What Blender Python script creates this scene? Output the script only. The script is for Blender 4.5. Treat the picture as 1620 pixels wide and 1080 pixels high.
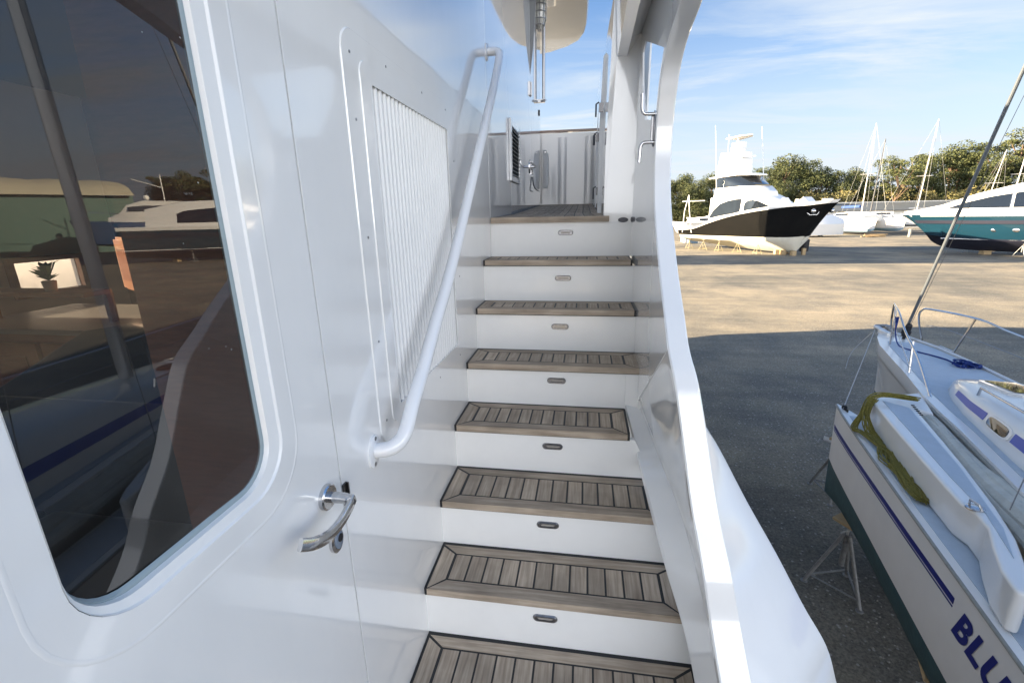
import bpy, bmesh, math, random
from mathutils import Vector, Matrix
from mathutils.geometry import tessellate_polygon
R = math.radians
random.seed(7)
S = bpy.context.scene
for o in list(bpy.data.objects): bpy.data.objects.remove(o, do_unlink=True)
COL = S.collection

# ---------------------------------------------------------------- camera
cam_d = bpy.data.cameras.new('camera'); cam = bpy.data.objects.new('camera', cam_d); COL.objects.link(cam)
cam_d.lens = 15.98; cam_d.sensor_width = 36; cam_d.clip_start = 0.03; cam_d.clip_end = 3000
rt = Vector((0.9877958, 0.15460792, -0.01886395)); dn = Vector((0.02402262, -0.27089423, -0.96230932)); fw = Vector((-0.15389078, 0.95011194, -0.27130227))
m = Matrix((rt, -dn, -fw)).transposed().to_4x4(); cam.matrix_world = m
S.camera = cam
H = 4.4           # the lens stands 4.4 m above the yard; world z = 0 is lens height
G = -H

# ---------------------------------------------------------------- sun, sky, exposure
SUN_EL = R(15.5); SUN_DIR = Vector((-1.0, -0.05))      # towards the sun, on the ground plane
az = math.atan2(SUN_DIR.x, SUN_DIR.y)
w = bpy.data.worlds.new('World'); S.world = w; w.use_nodes = True
nt = w.node_tree; N = nt.nodes; L = nt.links; N.clear()
def nd(t, **k):
    n = N.new(t)
    for a, b in k.items(): setattr(n, a, b)
    return n
sky = nd('ShaderNodeTexSky', sky_type='NISHITA', sun_disc=False, sun_elevation=SUN_EL, sun_rotation=az, air_density=1.0, dust_density=0.6, ozone_density=1.6)
tc = nd('ShaderNodeTexCoord'); sep = nd('ShaderNodeSeparateXYZ'); L.new(tc.outputs['Generated'], sep.inputs[0])
zc = nd('ShaderNodeMath', operation='MAXIMUM'); L.new(sep.outputs['Z'], zc.inputs[0]); zc.inputs[1].default_value = 0.0
za = nd('ShaderNodeMath', operation='ADD'); L.new(zc.outputs[0], za.inputs[0]); za.inputs[1].default_value = 0.09
dx = nd('ShaderNodeMath', operation='DIVIDE'); dy = nd('ShaderNodeMath', operation='DIVIDE')
L.new(sep.outputs['X'], dx.inputs[0]); L.new(za.outputs[0], dx.inputs[1]); L.new(sep.outputs['Y'], dy.inputs[0]); L.new(za.outputs[0], dy.inputs[1])
cb = nd('ShaderNodeCombineXYZ'); L.new(dx.outputs[0], cb.inputs[0]); L.new(dy.outputs[0], cb.inputs[1])
mp = nd('ShaderNodeMapping'); mp.inputs['Rotation'].default_value = (0, 0, R(-12)); mp.inputs['Scale'].default_value = (0.35, 1.15, 1); L.new(cb.outputs[0], mp.inputs[0])
n1 = nd('ShaderNodeTexNoise'); n1.inputs['Scale'].default_value = 1.3; n1.inputs['Detail'].default_value = 9; n1.inputs['Roughness'].default_value = 0.62; n1.inputs['Distortion'].default_value = 0.7
L.new(mp.outputs[0], n1.inputs['Vector'])
cr = nd('ShaderNodeValToRGB'); cr.color_ramp.elements[0].position = 0.45; cr.color_ramp.elements[1].position = 0.70; L.new(n1.outputs['Fac'], cr.inputs[0])
n2 = nd('ShaderNodeTexNoise'); n2.inputs['Scale'].default_value = 0.42; n2.inputs['Detail'].default_value = 3; L.new(cb.outputs[0], n2.inputs['Vector'])
cr2 = nd('ShaderNodeValToRGB'); cr2.color_ramp.elements[0].position = 0.34; cr2.color_ramp.elements[1].position = 0.56; L.new(n2.outputs['Fac'], cr2.inputs[0])
mu = nd('ShaderNodeMath', operation='MULTIPLY'); L.new(cr.outputs[0], mu.inputs[0]); L.new(cr2.outputs[0], mu.inputs[1])
# thin high cloud thickens towards the horizon
hz = nd('ShaderNodeMapRange'); L.new(sep.outputs['Z'], hz.inputs[0]); hz.inputs[1].default_value = 0.0; hz.inputs[2].default_value = 0.42; hz.inputs[3].default_value = 0.92; hz.inputs[4].default_value = 0.0
hz.interpolation_type = 'SMOOTHSTEP'
mu2 = nd('ShaderNodeMath', operation='MULTIPLY'); mu2.inputs[1].default_value = 0.70; L.new(mu.outputs[0], mu2.inputs[0])
ad = nd('ShaderNodeMath', operation='ADD', use_clamp=True); L.new(mu2.outputs[0], ad.inputs[0]); L.new(hz.outputs[0], ad.inputs[1])
dim = nd('ShaderNodeMixRGB', blend_type='MULTIPLY'); dim.inputs[0].default_value = 1; L.new(sky.outputs[0], dim.inputs[1]); dim.inputs[2].default_value = (0.34, 0.45, 0.59, 1)
mx0 = nd('ShaderNodeMixRGB'); L.new(ad.outputs[0], mx0.inputs[0]); L.new(dim.outputs[0], mx0.inputs[1]); mx0.inputs[2].default_value = (1.86, 2.03, 2.17, 1)
# unseen sky shaped for fill: dim blue overhead, bright glow added low behind viewer
v1 = nd('ShaderNodeMapRange', interpolation_type='SMOOTHSTEP'); L.new(sep.outputs['Z'], v1.inputs[0]); v1.inputs[1].default_value = 0.50; v1.inputs[2].default_value = 0.80
v2 = nd('ShaderNodeMapRange', interpolation_type='SMOOTHSTEP'); L.new(sep.outputs['Y'], v2.inputs[0]); v2.inputs[1].default_value = -0.05; v2.inputs[2].default_value = -0.55
mxa = nd('ShaderNodeMixRGB'); L.new(v1.outputs[0], mxa.inputs[0]); L.new(mx0.outputs[0], mxa.inputs[1]); mxa.inputs[2].default_value = (0.72, 1.08, 1.75, 1)
v3 = nd('ShaderNodeMapRange', interpolation_type='SMOOTHSTEP'); L.new(sep.outputs['Z'], v3.inputs[0]); v3.inputs[1].default_value = 0.50; v3.inputs[2].default_value = 0.22
v4 = nd('ShaderNodeMath', operation='MULTIPLY'); L.new(v2.outputs[0], v4.inputs[0]); L.new(v3.outputs[0], v4.inputs[1])
mx = nd('ShaderNodeMixRGB'); L.new(v4.outputs[0], mx.inputs[0]); L.new(mxa.outputs[0], mx.inputs[1]); mx.inputs[2].default_value = (9.8, 9.9, 10.1, 1)
bg = nd('ShaderNodeBackground'); bg.inputs[1].default_value = 0.07; L.new(mx.outputs[0], bg.inputs[0])
wo = nd('ShaderNodeOutputWorld'); L.new(bg.outputs[0], wo.inputs[0])
sd = bpy.data.lights.new('sun', 'SUN'); sd.energy = 4.6; sd.angle = R(0.5); sd.color = (1.0, 0.80, 0.54)
so = bpy.data.objects.new('sun', sd); COL.objects.link(so); so.location = (-30, -10, 40)
h = math.cos(SUN_EL); n_ = SUN_DIR.normalized()
so.rotation_euler = Vector((n_.x*h, n_.y*h, math.sin(SUN_EL))).to_track_quat('Z', 'Y').to_euler()
S.view_settings.view_transform = 'Standard'; S.view_settings.look = 'None'; S.view_settings.gamma = 1; S.view_settings.use_curve_mapping = False
S.view_settings.exposure = 2.7
S.render.engine = 'CYCLES'

# ---------------------------------------------------------------- materials
MATS = {}
def mat(name, col, rough=0.5, metal=0.0, coat=0.0, var=0.0, vscale=5.0, bump=0.0, bscale=40.0, emit=None, ior=1.5, coatr=0.03, stretch=None, col2=None):
    m = bpy.data.materials.new(name); m.use_nodes = True; t = m.node_tree; p = t.nodes['Principled BSDF']
    p.inputs['Base Color'].default_value = (*col, 1); p.inputs['Roughness'].default_value = rough; p.inputs['Metallic'].default_value = metal
    p.inputs['Coat Weight'].default_value = coat; p.inputs['Coat Roughness'].default_value = coatr; p.inputs['IOR'].default_value = ior
    g = t.nodes.new('ShaderNodeNewGeometry'); vec = g.outputs['Position']
    if stretch:
        mpn = t.nodes.new('ShaderNodeMapping'); mpn.inputs['Scale'].default_value = stretch; t.links.new(vec, mpn.inputs[0]); vec = mpn.outputs[0]
    if var or col2:
        n = t.nodes.new('ShaderNodeTexNoise'); n.inputs['Scale'].default_value = vscale; n.inputs['Detail'].default_value = 8; n.inputs['Roughness'].default_value = 0.65; t.links.new(vec, n.inputs['Vector'])
        r = t.nodes.new('ShaderNodeValToRGB'); r.color_ramp.elements[0].position = 0.3; r.color_ramp.elements[1].position = 0.7
        c2 = col2 or tuple(min(1, c*(1+var)) for c in col); c1 = col if col2 else tuple(c*(1-var) for c in col)
        r.color_ramp.elements[0].color = (*c1, 1); r.color_ramp.elements[1].color = (*c2, 1)
        t.links.new(n.outputs['Fac'], r.inputs[0]); t.links.new(r.outputs[0], p.inputs['Base Color'])
    if bump:
        n = t.nodes.new('ShaderNodeTexNoise'); n.inputs['Scale'].default_value = bscale; n.inputs['Detail'].default_value = 5; t.links.new(vec, n.inputs['Vector'])
        b = t.nodes.new('ShaderNodeBump'); b.inputs['Strength'].default_value = bump; b.inputs['Distance'].default_value = 0.02; t.links.new(n.outputs['Fac'], b.inputs['Height']); t.links.new(b.outputs[0], p.inputs['Normal'])
    if emit:
        p.inputs['Emission Color'].default_value = (*emit, 1); p.inputs['Emission Strength'].default_value = 1
    MATS[name] = m; return m

gel = mat('gelcoat', (0.84, 0.84, 0.83), 0.13, coat=1.0, var=0.03, vscale=2.2, coatr=0.03, ior=1.7, stretch=(1.5, 1.5, 0.5))
gel_p = mat('polished_gelcoat', (0.74, 0.75, 0.76), 0.06, coat=1.0, coatr=0.01, ior=1.9)
gel_s = mat('gelcoat_satin', (0.82, 0.825, 0.82), 0.33, coat=0.3, var=0.03, vscale=6, coatr=0.12)
riser_m = mat('riser_gelcoat', (0.86, 0.86, 0.845), 0.3, coat=0.35, var=0.02, vscale=7, coatr=0.1)
paint_w = mat('white_tube_paint', (0.80, 0.81, 0.82), 0.2, coat=0.6)
hardware = mat('stainless', (0.55, 0.55, 0.56), 0.16, metal=1.0, var=0.15, vscale=60, bump=0.03, bscale=90)
hardware_b = mat('stainless_brushed', (0.30, 0.30, 0.31), 0.30, metal=1.0, var=0.2, vscale=80)
seam_m = mat('seam_sealant', (0.42, 0.43, 0.44), 0.7)
black_r = mat('black_rubber', (0.012, 0.012, 0.014), 0.6)
caulk = mat('deck_caulk', (0.012, 0.013, 0.016), 0.55)
gasket_m = mat('window_gasket', (0.30, 0.37, 0.40), 0.4, coat=0.3)
white_old = mat('weathered_white', (0.72, 0.72, 0.69), 0.45, var=0.08, vscale=3)
boat_w = mat('boat_white', (0.74, 0.74, 0.73), 0.25, coat=0.5)
boat_wf = mat('far_boat_white', (0.74, 0.73, 0.70), 0.35, var=0.05, vscale=1.5)
nonskid = mat('nonskid_deck', (0.42, 0.49, 0.57), 0.75, var=0.06, vscale=9, bump=0.25, bscale=350)
tri_side = mat('trimaran_topside', (0.66, 0.65, 0.64), 0.4, var=0.04, vscale=2.5)
tri_bottom = mat('teal_antifouling', (0.020, 0.062, 0.076), 0.7, var=0.18, vscale=6, bump=0.15, bscale=30)
rub_gray = mat('grey_rubrail', (0.24, 0.245, 0.23), 0.55, var=0.15, vscale=20)
navy = mat('navy_vinyl', (0.008, 0.014, 0.16), 0.3)
blue_str = mat('blue_stripe', (0.03, 0.08, 0.42), 0.35)
rope_y = mat('yellow_rope', (0.22, 0.19, 0.035), 0.9, var=0.45, vscale=60, bump=0.8, bscale=220)
rope_b = mat('blue_rope', (0.012, 0.04, 0.22), 0.9, var=0.3, vscale=80, bump=0.8, bscale=250)
tarp_gray = mat('trampoline_net', (0.46, 0.465, 0.43), 0.85, var=0.12, vscale=10, bump=0.5, bscale=28)
hull_black = mat('black_hull_paint', (0.006, 0.006, 0.006), 0.08, coat=0.12, bump=0.01, bscale=1.2)
hull_black.node_tree.nodes['Principled BSDF'].inputs['Specular IOR Level'].default_value = 0.25
hull_cream = mat('pale_antifouling', (0.62, 0.60, 0.52), 0.6, var=0.07, vscale=1.2)
teal_p = mat('teal_hull_paint', (0.008, 0.036, 0.058), 0.1, coat=0.9)
teal_bot = mat('dark_antifouling', (0.012, 0.014, 0.03), 0.7)
glass_d = mat('dark_glass', (0.012, 0.016, 0.022), 0.04, coat=1.0)
steel_g = mat('galvanised_steel', (0.30, 0.31, 0.31), 0.5, metal=0.4, var=0.25, vscale=20)
stand_y = mat('stand_paint', (0.42, 0.36, 0.20), 0.6, var=0.2, vscale=8)
wood_blk = mat('blocking_timber', (0.34, 0.25, 0.14), 0.8, var=0.25, vscale=8)
wood_int = mat('cabin_mahogany', (0.30, 0.115, 0.065), 0.3, coat=0.4, var=0.25, vscale=12, stretch=(1, 1, 8))
wood_lt = mat('cabin_cherry', (0.42, 0.19, 0.10), 0.35, coat=0.3, var=0.15, vscale=12)
int_dark = mat('cabin_dark_trim', (0.025, 0.022, 0.022), 0.5)
int_seat = mat('cabin_seat_vinyl', (0.03, 0.035, 0.045), 0.35, coat=0.3)
cream = mat('cream_fabric_roof', (0.62, 0.57, 0.42), 0.6, var=0.08, vscale=0.5)
greenwall = mat('green_metal_cladding', (0.035, 0.10, 0.085), 0.5, var=0.1, vscale=0.6)
trawl_blue = mat('trawler_blue', (0.035, 0.09, 0.20), 0.35)
wh_wall = mat('warehouse_wall', (0.60, 0.58, 0.52), 0.6, var=0.06, vscale=0.4)
wh_roof = mat('warehouse_roof', (0.10, 0.11, 0.115), 0.5, var=0.1, vscale=0.3)
bark = mat('bark', (0.13, 0.085, 0.055), 0.9, var=0.3, vscale=3, bump=0.5, bscale=8)
pot_w = mat('white_pot', (0.7, 0.7, 0.68), 0.5)
leaf_in = mat('houseplant_leaf', (0.05, 0.22, 0.05), 0.5)
alu = mat('mast_aluminium', (0.58, 0.58, 0.57), 0.35, metal=0.5)
far_mast = mat('white_mast', (0.55, 0.53, 0.49), 0.4)
red_p = mat('red_hull', (0.35, 0.03, 0.03), 0.4)
teak_cap = mat('varnished_cap', (0.16, 0.075, 0.045), 0.35, coat=0.4)

def gloss_variation(m, lo, hi, dist=0.0006):
    t = m.node_tree; p = t.nodes['Principled BSDF']; g = t.nodes.new('ShaderNodeNewGeometry')
    mp = t.nodes.new('ShaderNodeMapping'); mp.inputs['Scale'].default_value = (3, 3, 0.9); t.links.new(g.outputs['Position'], mp.inputs[0])
    n = t.nodes.new('ShaderNodeTexNoise'); n.inputs['Scale'].default_value = 3.2; n.inputs['Detail'].default_value = 9; n.inputs['Roughness'].default_value = 0.7; t.links.new(mp.outputs[0], n.inputs['Vector'])
    r = t.nodes.new('ShaderNodeMapRange'); t.links.new(n.outputs['Fac'], r.inputs[0]); r.inputs[1].default_value = 0.4; r.inputs[2].default_value = 0.75; r.inputs[3].default_value = lo; r.inputs[4].default_value = hi; t.links.new(r.outputs[0], p.inputs['Coat Roughness'])
    n2 = t.nodes.new('ShaderNodeTexNoise'); n2.inputs['Scale'].default_value = 2.2; n2.inputs['Detail'].default_value = 2; t.links.new(g.outputs['Position'], n2.inputs['Vector'])
    b = t.nodes.new('ShaderNodeBump'); b.inputs['Strength'].default_value = 0.12; b.inputs['Distance'].default_value = 0.012; t.links.new(n2.outputs['Fac'], b.inputs['Height']); t.links.new(b.outputs[0], p.inputs['Coat Normal'])
gloss_variation(gel, 0.015, 0.09); gloss_variation(gel_s, 0.1, 0.25)
def foliage(name, c1, c2):
    m = bpy.data.materials.new(name); m.use_nodes = True; t = m.node_tree; p = t.nodes['Principled BSDF']
    p.inputs['Roughness'].default_value = 0.75
    g = t.nodes.new('ShaderNodeNewGeometry'); n = t.nodes.new('ShaderNodeTexNoise'); n.inputs['Scale'].default_value = 0.9; n.inputs['Detail'].default_value = 3
    t.links.new(g.outputs['Position'], n.inputs['Vector'])
    r = t.nodes.new('ShaderNodeValToRGB'); r.color_ramp.elements[0].position = 0.32; r.color_ramp.elements[1].position = 0.68
    r.color_ramp.elements[0].color = (*c1, 1); r.color_ramp.elements[1].color = (*c2, 1)
    t.links.new(n.outputs['Fac'], r.inputs[0]); t.links.new(r.outputs[0], p.inputs['Base Color']); return m
pine_m = foliage('pine_needles', (0.028, 0.043, 0.014), (0.110, 0.118, 0.034))
oak_m = foliage('evergreen_leaves', (0.022, 0.035, 0.012), (0.085, 0.095, 0.026))
brush_m = foliage('brushwood', (0.08, 0.085, 0.025), (0.22, 0.18, 0.07))

def teak_mat():
    m = bpy.data.materials.new('teak'); m.use_nodes = True; t = m.node_tree; p = t.nodes['Principled BSDF']; p.inputs['Roughness'].default_value = 0.72
    at = t.nodes.new('ShaderNodeAttribute'); at.attribute_name = 'tint'
    g = t.nodes.new('ShaderNodeNewGeometry')
    # grain follows the plank: the attribute's blue channel says which way it runs
    sp = t.nodes.new('ShaderNodeSeparateColor'); t.links.new(at.outputs['Color'], sp.inputs[0])
    ma = t.nodes.new('ShaderNodeMapping'); ma.inputs['Scale'].default_value = (90, 5, 30); t.links.new(g.outputs['Position'], ma.inputs[0])
    mb = t.nodes.new('ShaderNodeMapping'); mb.inputs['Scale'].default_value = (5, 90, 60); t.links.new(g.outputs['Position'], mb.inputs[0])
    mv = t.nodes.new('ShaderNodeMix'); mv.data_type = 'VECTOR'; t.links.new(sp.outputs['Blue'], mv.inputs[0]); t.links.new(ma.outputs[0], mv.inputs[4]); t.links.new(mb.outputs[0], mv.inputs[5])
    of = t.nodes.new('ShaderNodeVectorMath'); of.operation = 'ADD'; t.links.new(mv.outputs[1], of.inputs[0])
    sc = t.nodes.new('ShaderNodeVectorMath'); sc.operation = 'SCALE'; sc.inputs['Scale'].default_value = 40; t.links.new(at.outputs['Color'], sc.inputs[0]); t.links.new(sc.outputs[0], of.inputs[1])
    n = t.nodes.new('ShaderNodeTexNoise'); n.inputs['Scale'].default_value = 1; n.inputs['Detail'].default_value = 6; n.inputs['Roughness'].default_value = 0.6; t.links.new(of.outputs[0], n.inputs['Vector'])
    r = t.nodes.new('ShaderNodeValToRGB'); r.color_ramp.elements[0].position = 0.28; r.color_ramp.elements[1].position = 0.72
    r.color_ramp.elements[0].color = (0.27, 0.21, 0.155, 1); r.color_ramp.elements[1].color = (0.53, 0.44, 0.34, 1); t.links.new(n.outputs['Fac'], r.inputs[0])
    n2 = t.nodes.new('ShaderNodeTexNoise'); n2.inputs['Scale'].default_value = 7; n2.inputs['Detail'].default_value = 5; t.links.new(g.outputs['Position'], n2.inputs['Vector'])
    # stains and per-plank tint
    ra = t.nodes.new('ShaderNodeMapRange'); t.links.new(n2.outputs['Fac'], ra.inputs[0]); ra.inputs[1].default_value = 0.3; ra.inputs[2].default_value = 0.7; ra.inputs[3].default_value = 0.76; ra.inputs[4].default_value = 1.16
    rb = t.nodes.new('ShaderNodeMapRange'); t.links.new(sp.outputs['Red'], rb.inputs[0]); rb.inputs[3].default_value = 0.86; rb.inputs[4].default_value = 1.12
    mm = t.nodes.new('ShaderNodeMath'); mm.operation = 'MULTIPLY'; t.links.new(ra.outputs[0], mm.inputs[0]); t.links.new(rb.outputs[0], mm.inputs[1])
    ms = t.nodes.new('ShaderNodeVectorMath'); ms.operation = 'SCALE'; t.links.new(r.outputs[0], ms.inputs[0]); t.links.new(mm.outputs[0], ms.inputs['Scale']); t.links.new(ms.outputs[0], p.inputs['Base Color'])
    b = t.nodes.new('ShaderNodeBump'); b.inputs['Strength'].default_value = 0.25; b.inputs['Distance'].default_value = 0.002; t.links.new(n.outputs['Fac'], b.inputs['Height']); t.links.new(b.outputs[0], p.inputs['Normal'])
    return m
teak = teak_mat()

def ground_mat():
    m = bpy.data.materials.new('gravel'); m.use_nodes = True; t = m.node_tree; p = t.nodes['Principled BSDF']; p.inputs['Roughness'].default_value = 0.95
    p.inputs['Specular IOR Level'].default_value = 0.25
    g = t.nodes.new('ShaderNodeNewGeometry')
    def noise(s, d=6, ro=0.6):
        n = t.nodes.new('ShaderNodeTexNoise'); n.inputs['Scale'].default_value = s; n.inputs['Detail'].default_value = d; n.inputs['Roughness'].default_value = ro; t.links.new(g.outputs['Position'], n.inputs['Vector']); return n
    def ramp(n, a, b, p0=0.3, p1=0.7):
        r = t.nodes.new('ShaderNodeValToRGB'); r.color_ramp.elements[0].position = p0; r.color_ramp.elements[1].position = p1
        r.color_ramp.elements[0].color = (*a, 1); r.color_ramp.elements[1].color = (*b, 1); t.links.new(n.outputs[0], r.inputs[0]); return r
    def mixc(f, a, b, mode='MIX', fac=None):
        x = t.nodes.new('ShaderNodeMixRGB'); x.blend_type = mode
        if fac is not None: x.inputs[0].default_value = fac
        else: t.links.new(f, x.inputs[0])
        t.links.new(a, x.inputs[1]); t.links.new(b, x.inputs[2]); return x
    fine = ramp(noise(28, 8, 0.75), (0.098, 0.092, 0.079), (0.40, 0.37, 0.315))
    patch = ramp(noise(0.35, 6, 0.65), (0.66, 0.68, 0.71), (1.18, 1.12, 1.02), 0.38, 0.62)
    x1 = mixc(None, fine.outputs[0], patch.outputs[0], 'MULTIPLY', 1.0)
    v = t.nodes.new('ShaderNodeTexVoronoi'); v.inputs['Scale'].default_value = 24; t.links.new(g.outputs['Position'], v.inputs['Vector'])
    st = ramp(v, (0.62, 0.60, 0.57), (0.55, 0.55, 0.55), 0.0, 0.5)
    pick = t.nodes.new('ShaderNodeSeparateColor'); t.links.new(v.outputs['Color'], pick.inputs[0])
    pr = t.nodes.new('ShaderNodeMapRange'); t.links.new(pick.outputs[0], pr.inputs[0]); pr.inputs[1].default_value = 0.86; pr.inputs[2].default_value = 0.93
    dd = t.nodes.new('ShaderNodeMapRange'); t.links.new(v.outputs['Distance'], dd.inputs[0]); dd.inputs[1].default_value = 0.42; dd.inputs[2].default_value = 0.30
    pm = t.nodes.new('ShaderNodeMath'); pm.operation = 'MULTIPLY'; t.links.new(pr.outputs[0], pm.inputs[0]); t.links.new(dd.outputs[0], pm.inputs[1])
    pm2 = t.nodes.new('ShaderNodeMath'); pm2.operation = 'MULTIPLY'; pm2.inputs[1].default_value = 0.55; t.links.new(pm.outputs[0], pm2.inputs[0])
    x2 = mixc(pm2.outputs[0], x1.outputs[0], st.outputs[0])
    # darker, packed lane near the boats
    lane = ramp(noise(0.12, 4, 0.5), (0.70, 0.72, 0.74), (1.0, 0.98, 0.95), 0.42, 0.60)
    x3 = mixc(None, x2.outputs[0], lane.outputs[0], 'MULTIPLY', 0.8)
    sm = t.nodes.new('ShaderNodeMapping'); sm.inputs['Rotation'].default_value = (0, 0, R(7)); sm.inputs['Scale'].default_value = (0.10, 1.5, 1); t.links.new(g.outputs['Position'], sm.inputs[0])
    sn = t.nodes.new('ShaderNodeTexNoise'); sn.inputs['Scale'].default_value = 1.0; sn.inputs['Detail'].default_value = 7; sn.inputs['Roughness'].default_value = 0.65; t.links.new(sm.outputs[0], sn.inputs['Vector'])
    x3 = mixc(None, x3.outputs[0], ramp(sn, (0.86, 0.87, 0.88), (1.15, 1.14, 1.11), 0.34, 0.68).outputs[0], 'MULTIPLY', 1.0)
    # gravel colour darker close to the yacht, paler further out
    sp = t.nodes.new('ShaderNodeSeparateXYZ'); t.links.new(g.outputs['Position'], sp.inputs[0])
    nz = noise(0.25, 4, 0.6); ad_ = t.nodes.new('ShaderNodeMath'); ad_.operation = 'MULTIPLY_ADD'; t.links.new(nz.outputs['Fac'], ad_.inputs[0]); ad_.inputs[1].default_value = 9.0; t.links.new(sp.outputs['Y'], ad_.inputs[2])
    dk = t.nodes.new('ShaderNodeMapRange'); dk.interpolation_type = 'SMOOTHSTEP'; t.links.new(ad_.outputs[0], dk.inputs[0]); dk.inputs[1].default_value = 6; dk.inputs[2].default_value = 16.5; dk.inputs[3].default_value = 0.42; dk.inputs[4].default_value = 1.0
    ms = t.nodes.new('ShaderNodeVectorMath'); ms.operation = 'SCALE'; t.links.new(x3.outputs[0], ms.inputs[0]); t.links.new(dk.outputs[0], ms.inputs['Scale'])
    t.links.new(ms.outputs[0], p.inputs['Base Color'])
    b = t.nodes.new('ShaderNodeBump'); b.inputs['Strength'].default_value = 0.7; b.inputs['Distance'].default_value = 0.03
    nb = noise(18, 8, 0.75); t.links.new(nb.outputs['Fac'], b.inputs['Height']); t.links.new(b.outputs[0], p.inputs['Normal'])
    return m
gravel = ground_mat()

def window_glass(name, tint, spread=1.0):
    m = bpy.data.materials.new(name); m.use_nodes = True; t = m.node_tree; t.nodes.clear()
    fr = t.nodes.new('ShaderNodeFresnel'); fr.inputs['IOR'].default_value = 1.68
    tr = t.nodes.new('ShaderNodeBsdfTransparent'); tr.inputs[0].default_value = (*tint, 1)
    gl = t.nodes.new('ShaderNodeBsdfGlossy'); gl.inputs['Roughness'].default_value = 0.0; gl.inputs['Color'].default_value = (0.95, 0.97, 1, 1)
    mi = t.nodes.new('ShaderNodeMixShader'); o = t.nodes.new('ShaderNodeOutputMaterial')
    t.links.new(fr.outputs[0], mi.inputs[0]); t.links.new(tr.outputs[0], mi.inputs[1]); t.links.new(gl.outputs[0], mi.inputs[2])
    # a few specks of dust and dried spray on the pane
    g = t.nodes.new('ShaderNodeNewGeometry'); v = t.nodes.new('ShaderNodeTexVoronoi'); v.inputs['Scale'].default_value = 42; t.links.new(g.outputs['Position'], v.inputs['Vector'])
    sc = t.nodes.new('ShaderNodeSeparateColor'); t.links.new(v.outputs['Color'], sc.inputs[0])
    a = t.nodes.new('ShaderNodeMath'); a.operation = 'LESS_THAN'; a.inputs[1].default_value = 0.055; t.links.new(v.outputs['Distance'], a.inputs[0])
    b = t.nodes.new('ShaderNodeMath'); b.operation = 'GREATER_THAN'; b.inputs[1].default_value = 0.6; t.links.new(sc.outputs[0], b.inputs[0])
    c = t.nodes.new('ShaderNodeMath'); c.operation = 'MULTIPLY'; t.links.new(a.outputs[0], c.inputs[0]); t.links.new(b.outputs[0], c.inputs[1])
    c2 = t.nodes.new('ShaderNodeMath'); c2.operation = 'MULTIPLY'; c2.inputs[1].default_value = 0.6; t.links.new(c.outputs[0], c2.inputs[0])
    d = t.nodes.new('ShaderNodeBsdfDiffuse'); d.inputs[0].default_value = (0.5, 0.5, 0.48, 1)
    m2 = t.nodes.new('ShaderNodeMixShader'); t.links.new(c2.outputs[0], m2.inputs[0]); t.links.new(mi.outputs[0], m2.inputs[1]); t.links.new(d.outputs[0], m2.inputs[2])
    n = t.nodes.new('ShaderNodeTexNoise'); n.inputs['Scale'].default_value = 4; n.inputs['Detail'].default_value = 6; t.links.new(g.outputs['Position'], n.inputs['Vector'])
    nr = t.nodes.new('ShaderNodeMapRange'); t.links.new(n.outputs['Fac'], nr.inputs[0]); nr.inputs[3].default_value = 0.0; nr.inputs[4].default_value = 0.035
    m3 = t.nodes.new('ShaderNodeMixShader'); t.links.new(nr.outputs[0], m3.inputs[0]); t.links.new(m2.outputs[0], m3.inputs[1]); t.links.new(d.outputs[0], m3.inputs[2])
    t.links.new(m3.outputs[0], o.inputs[0]); return m
door_glass = window_glass('door_glass', (0.34, 0.31, 0.29))

# ---------------------------------------------------------------- builders
LOC = {}
def tag(o, label=None, cat=None, group=None, kind=None):
    if label: o['label'] = label
    if cat: o['category'] = cat
    if group: o['group'] = group
    if kind: o['kind'] = kind
    return o
def thing(name, label, cat, loc=(0, 0, 0), rz=0, group=None):
    o = bpy.data.objects.new(name, None); COL.objects.link(o); o.location = loc; o.rotation_euler = (0, 0, rz); o.empty_display_size = 0.3
    LOC[o] = Vector(loc); tag(o, label, cat, group); return o
def root_of(o):
    while o.parent: o = o.parent
    return o

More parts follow.
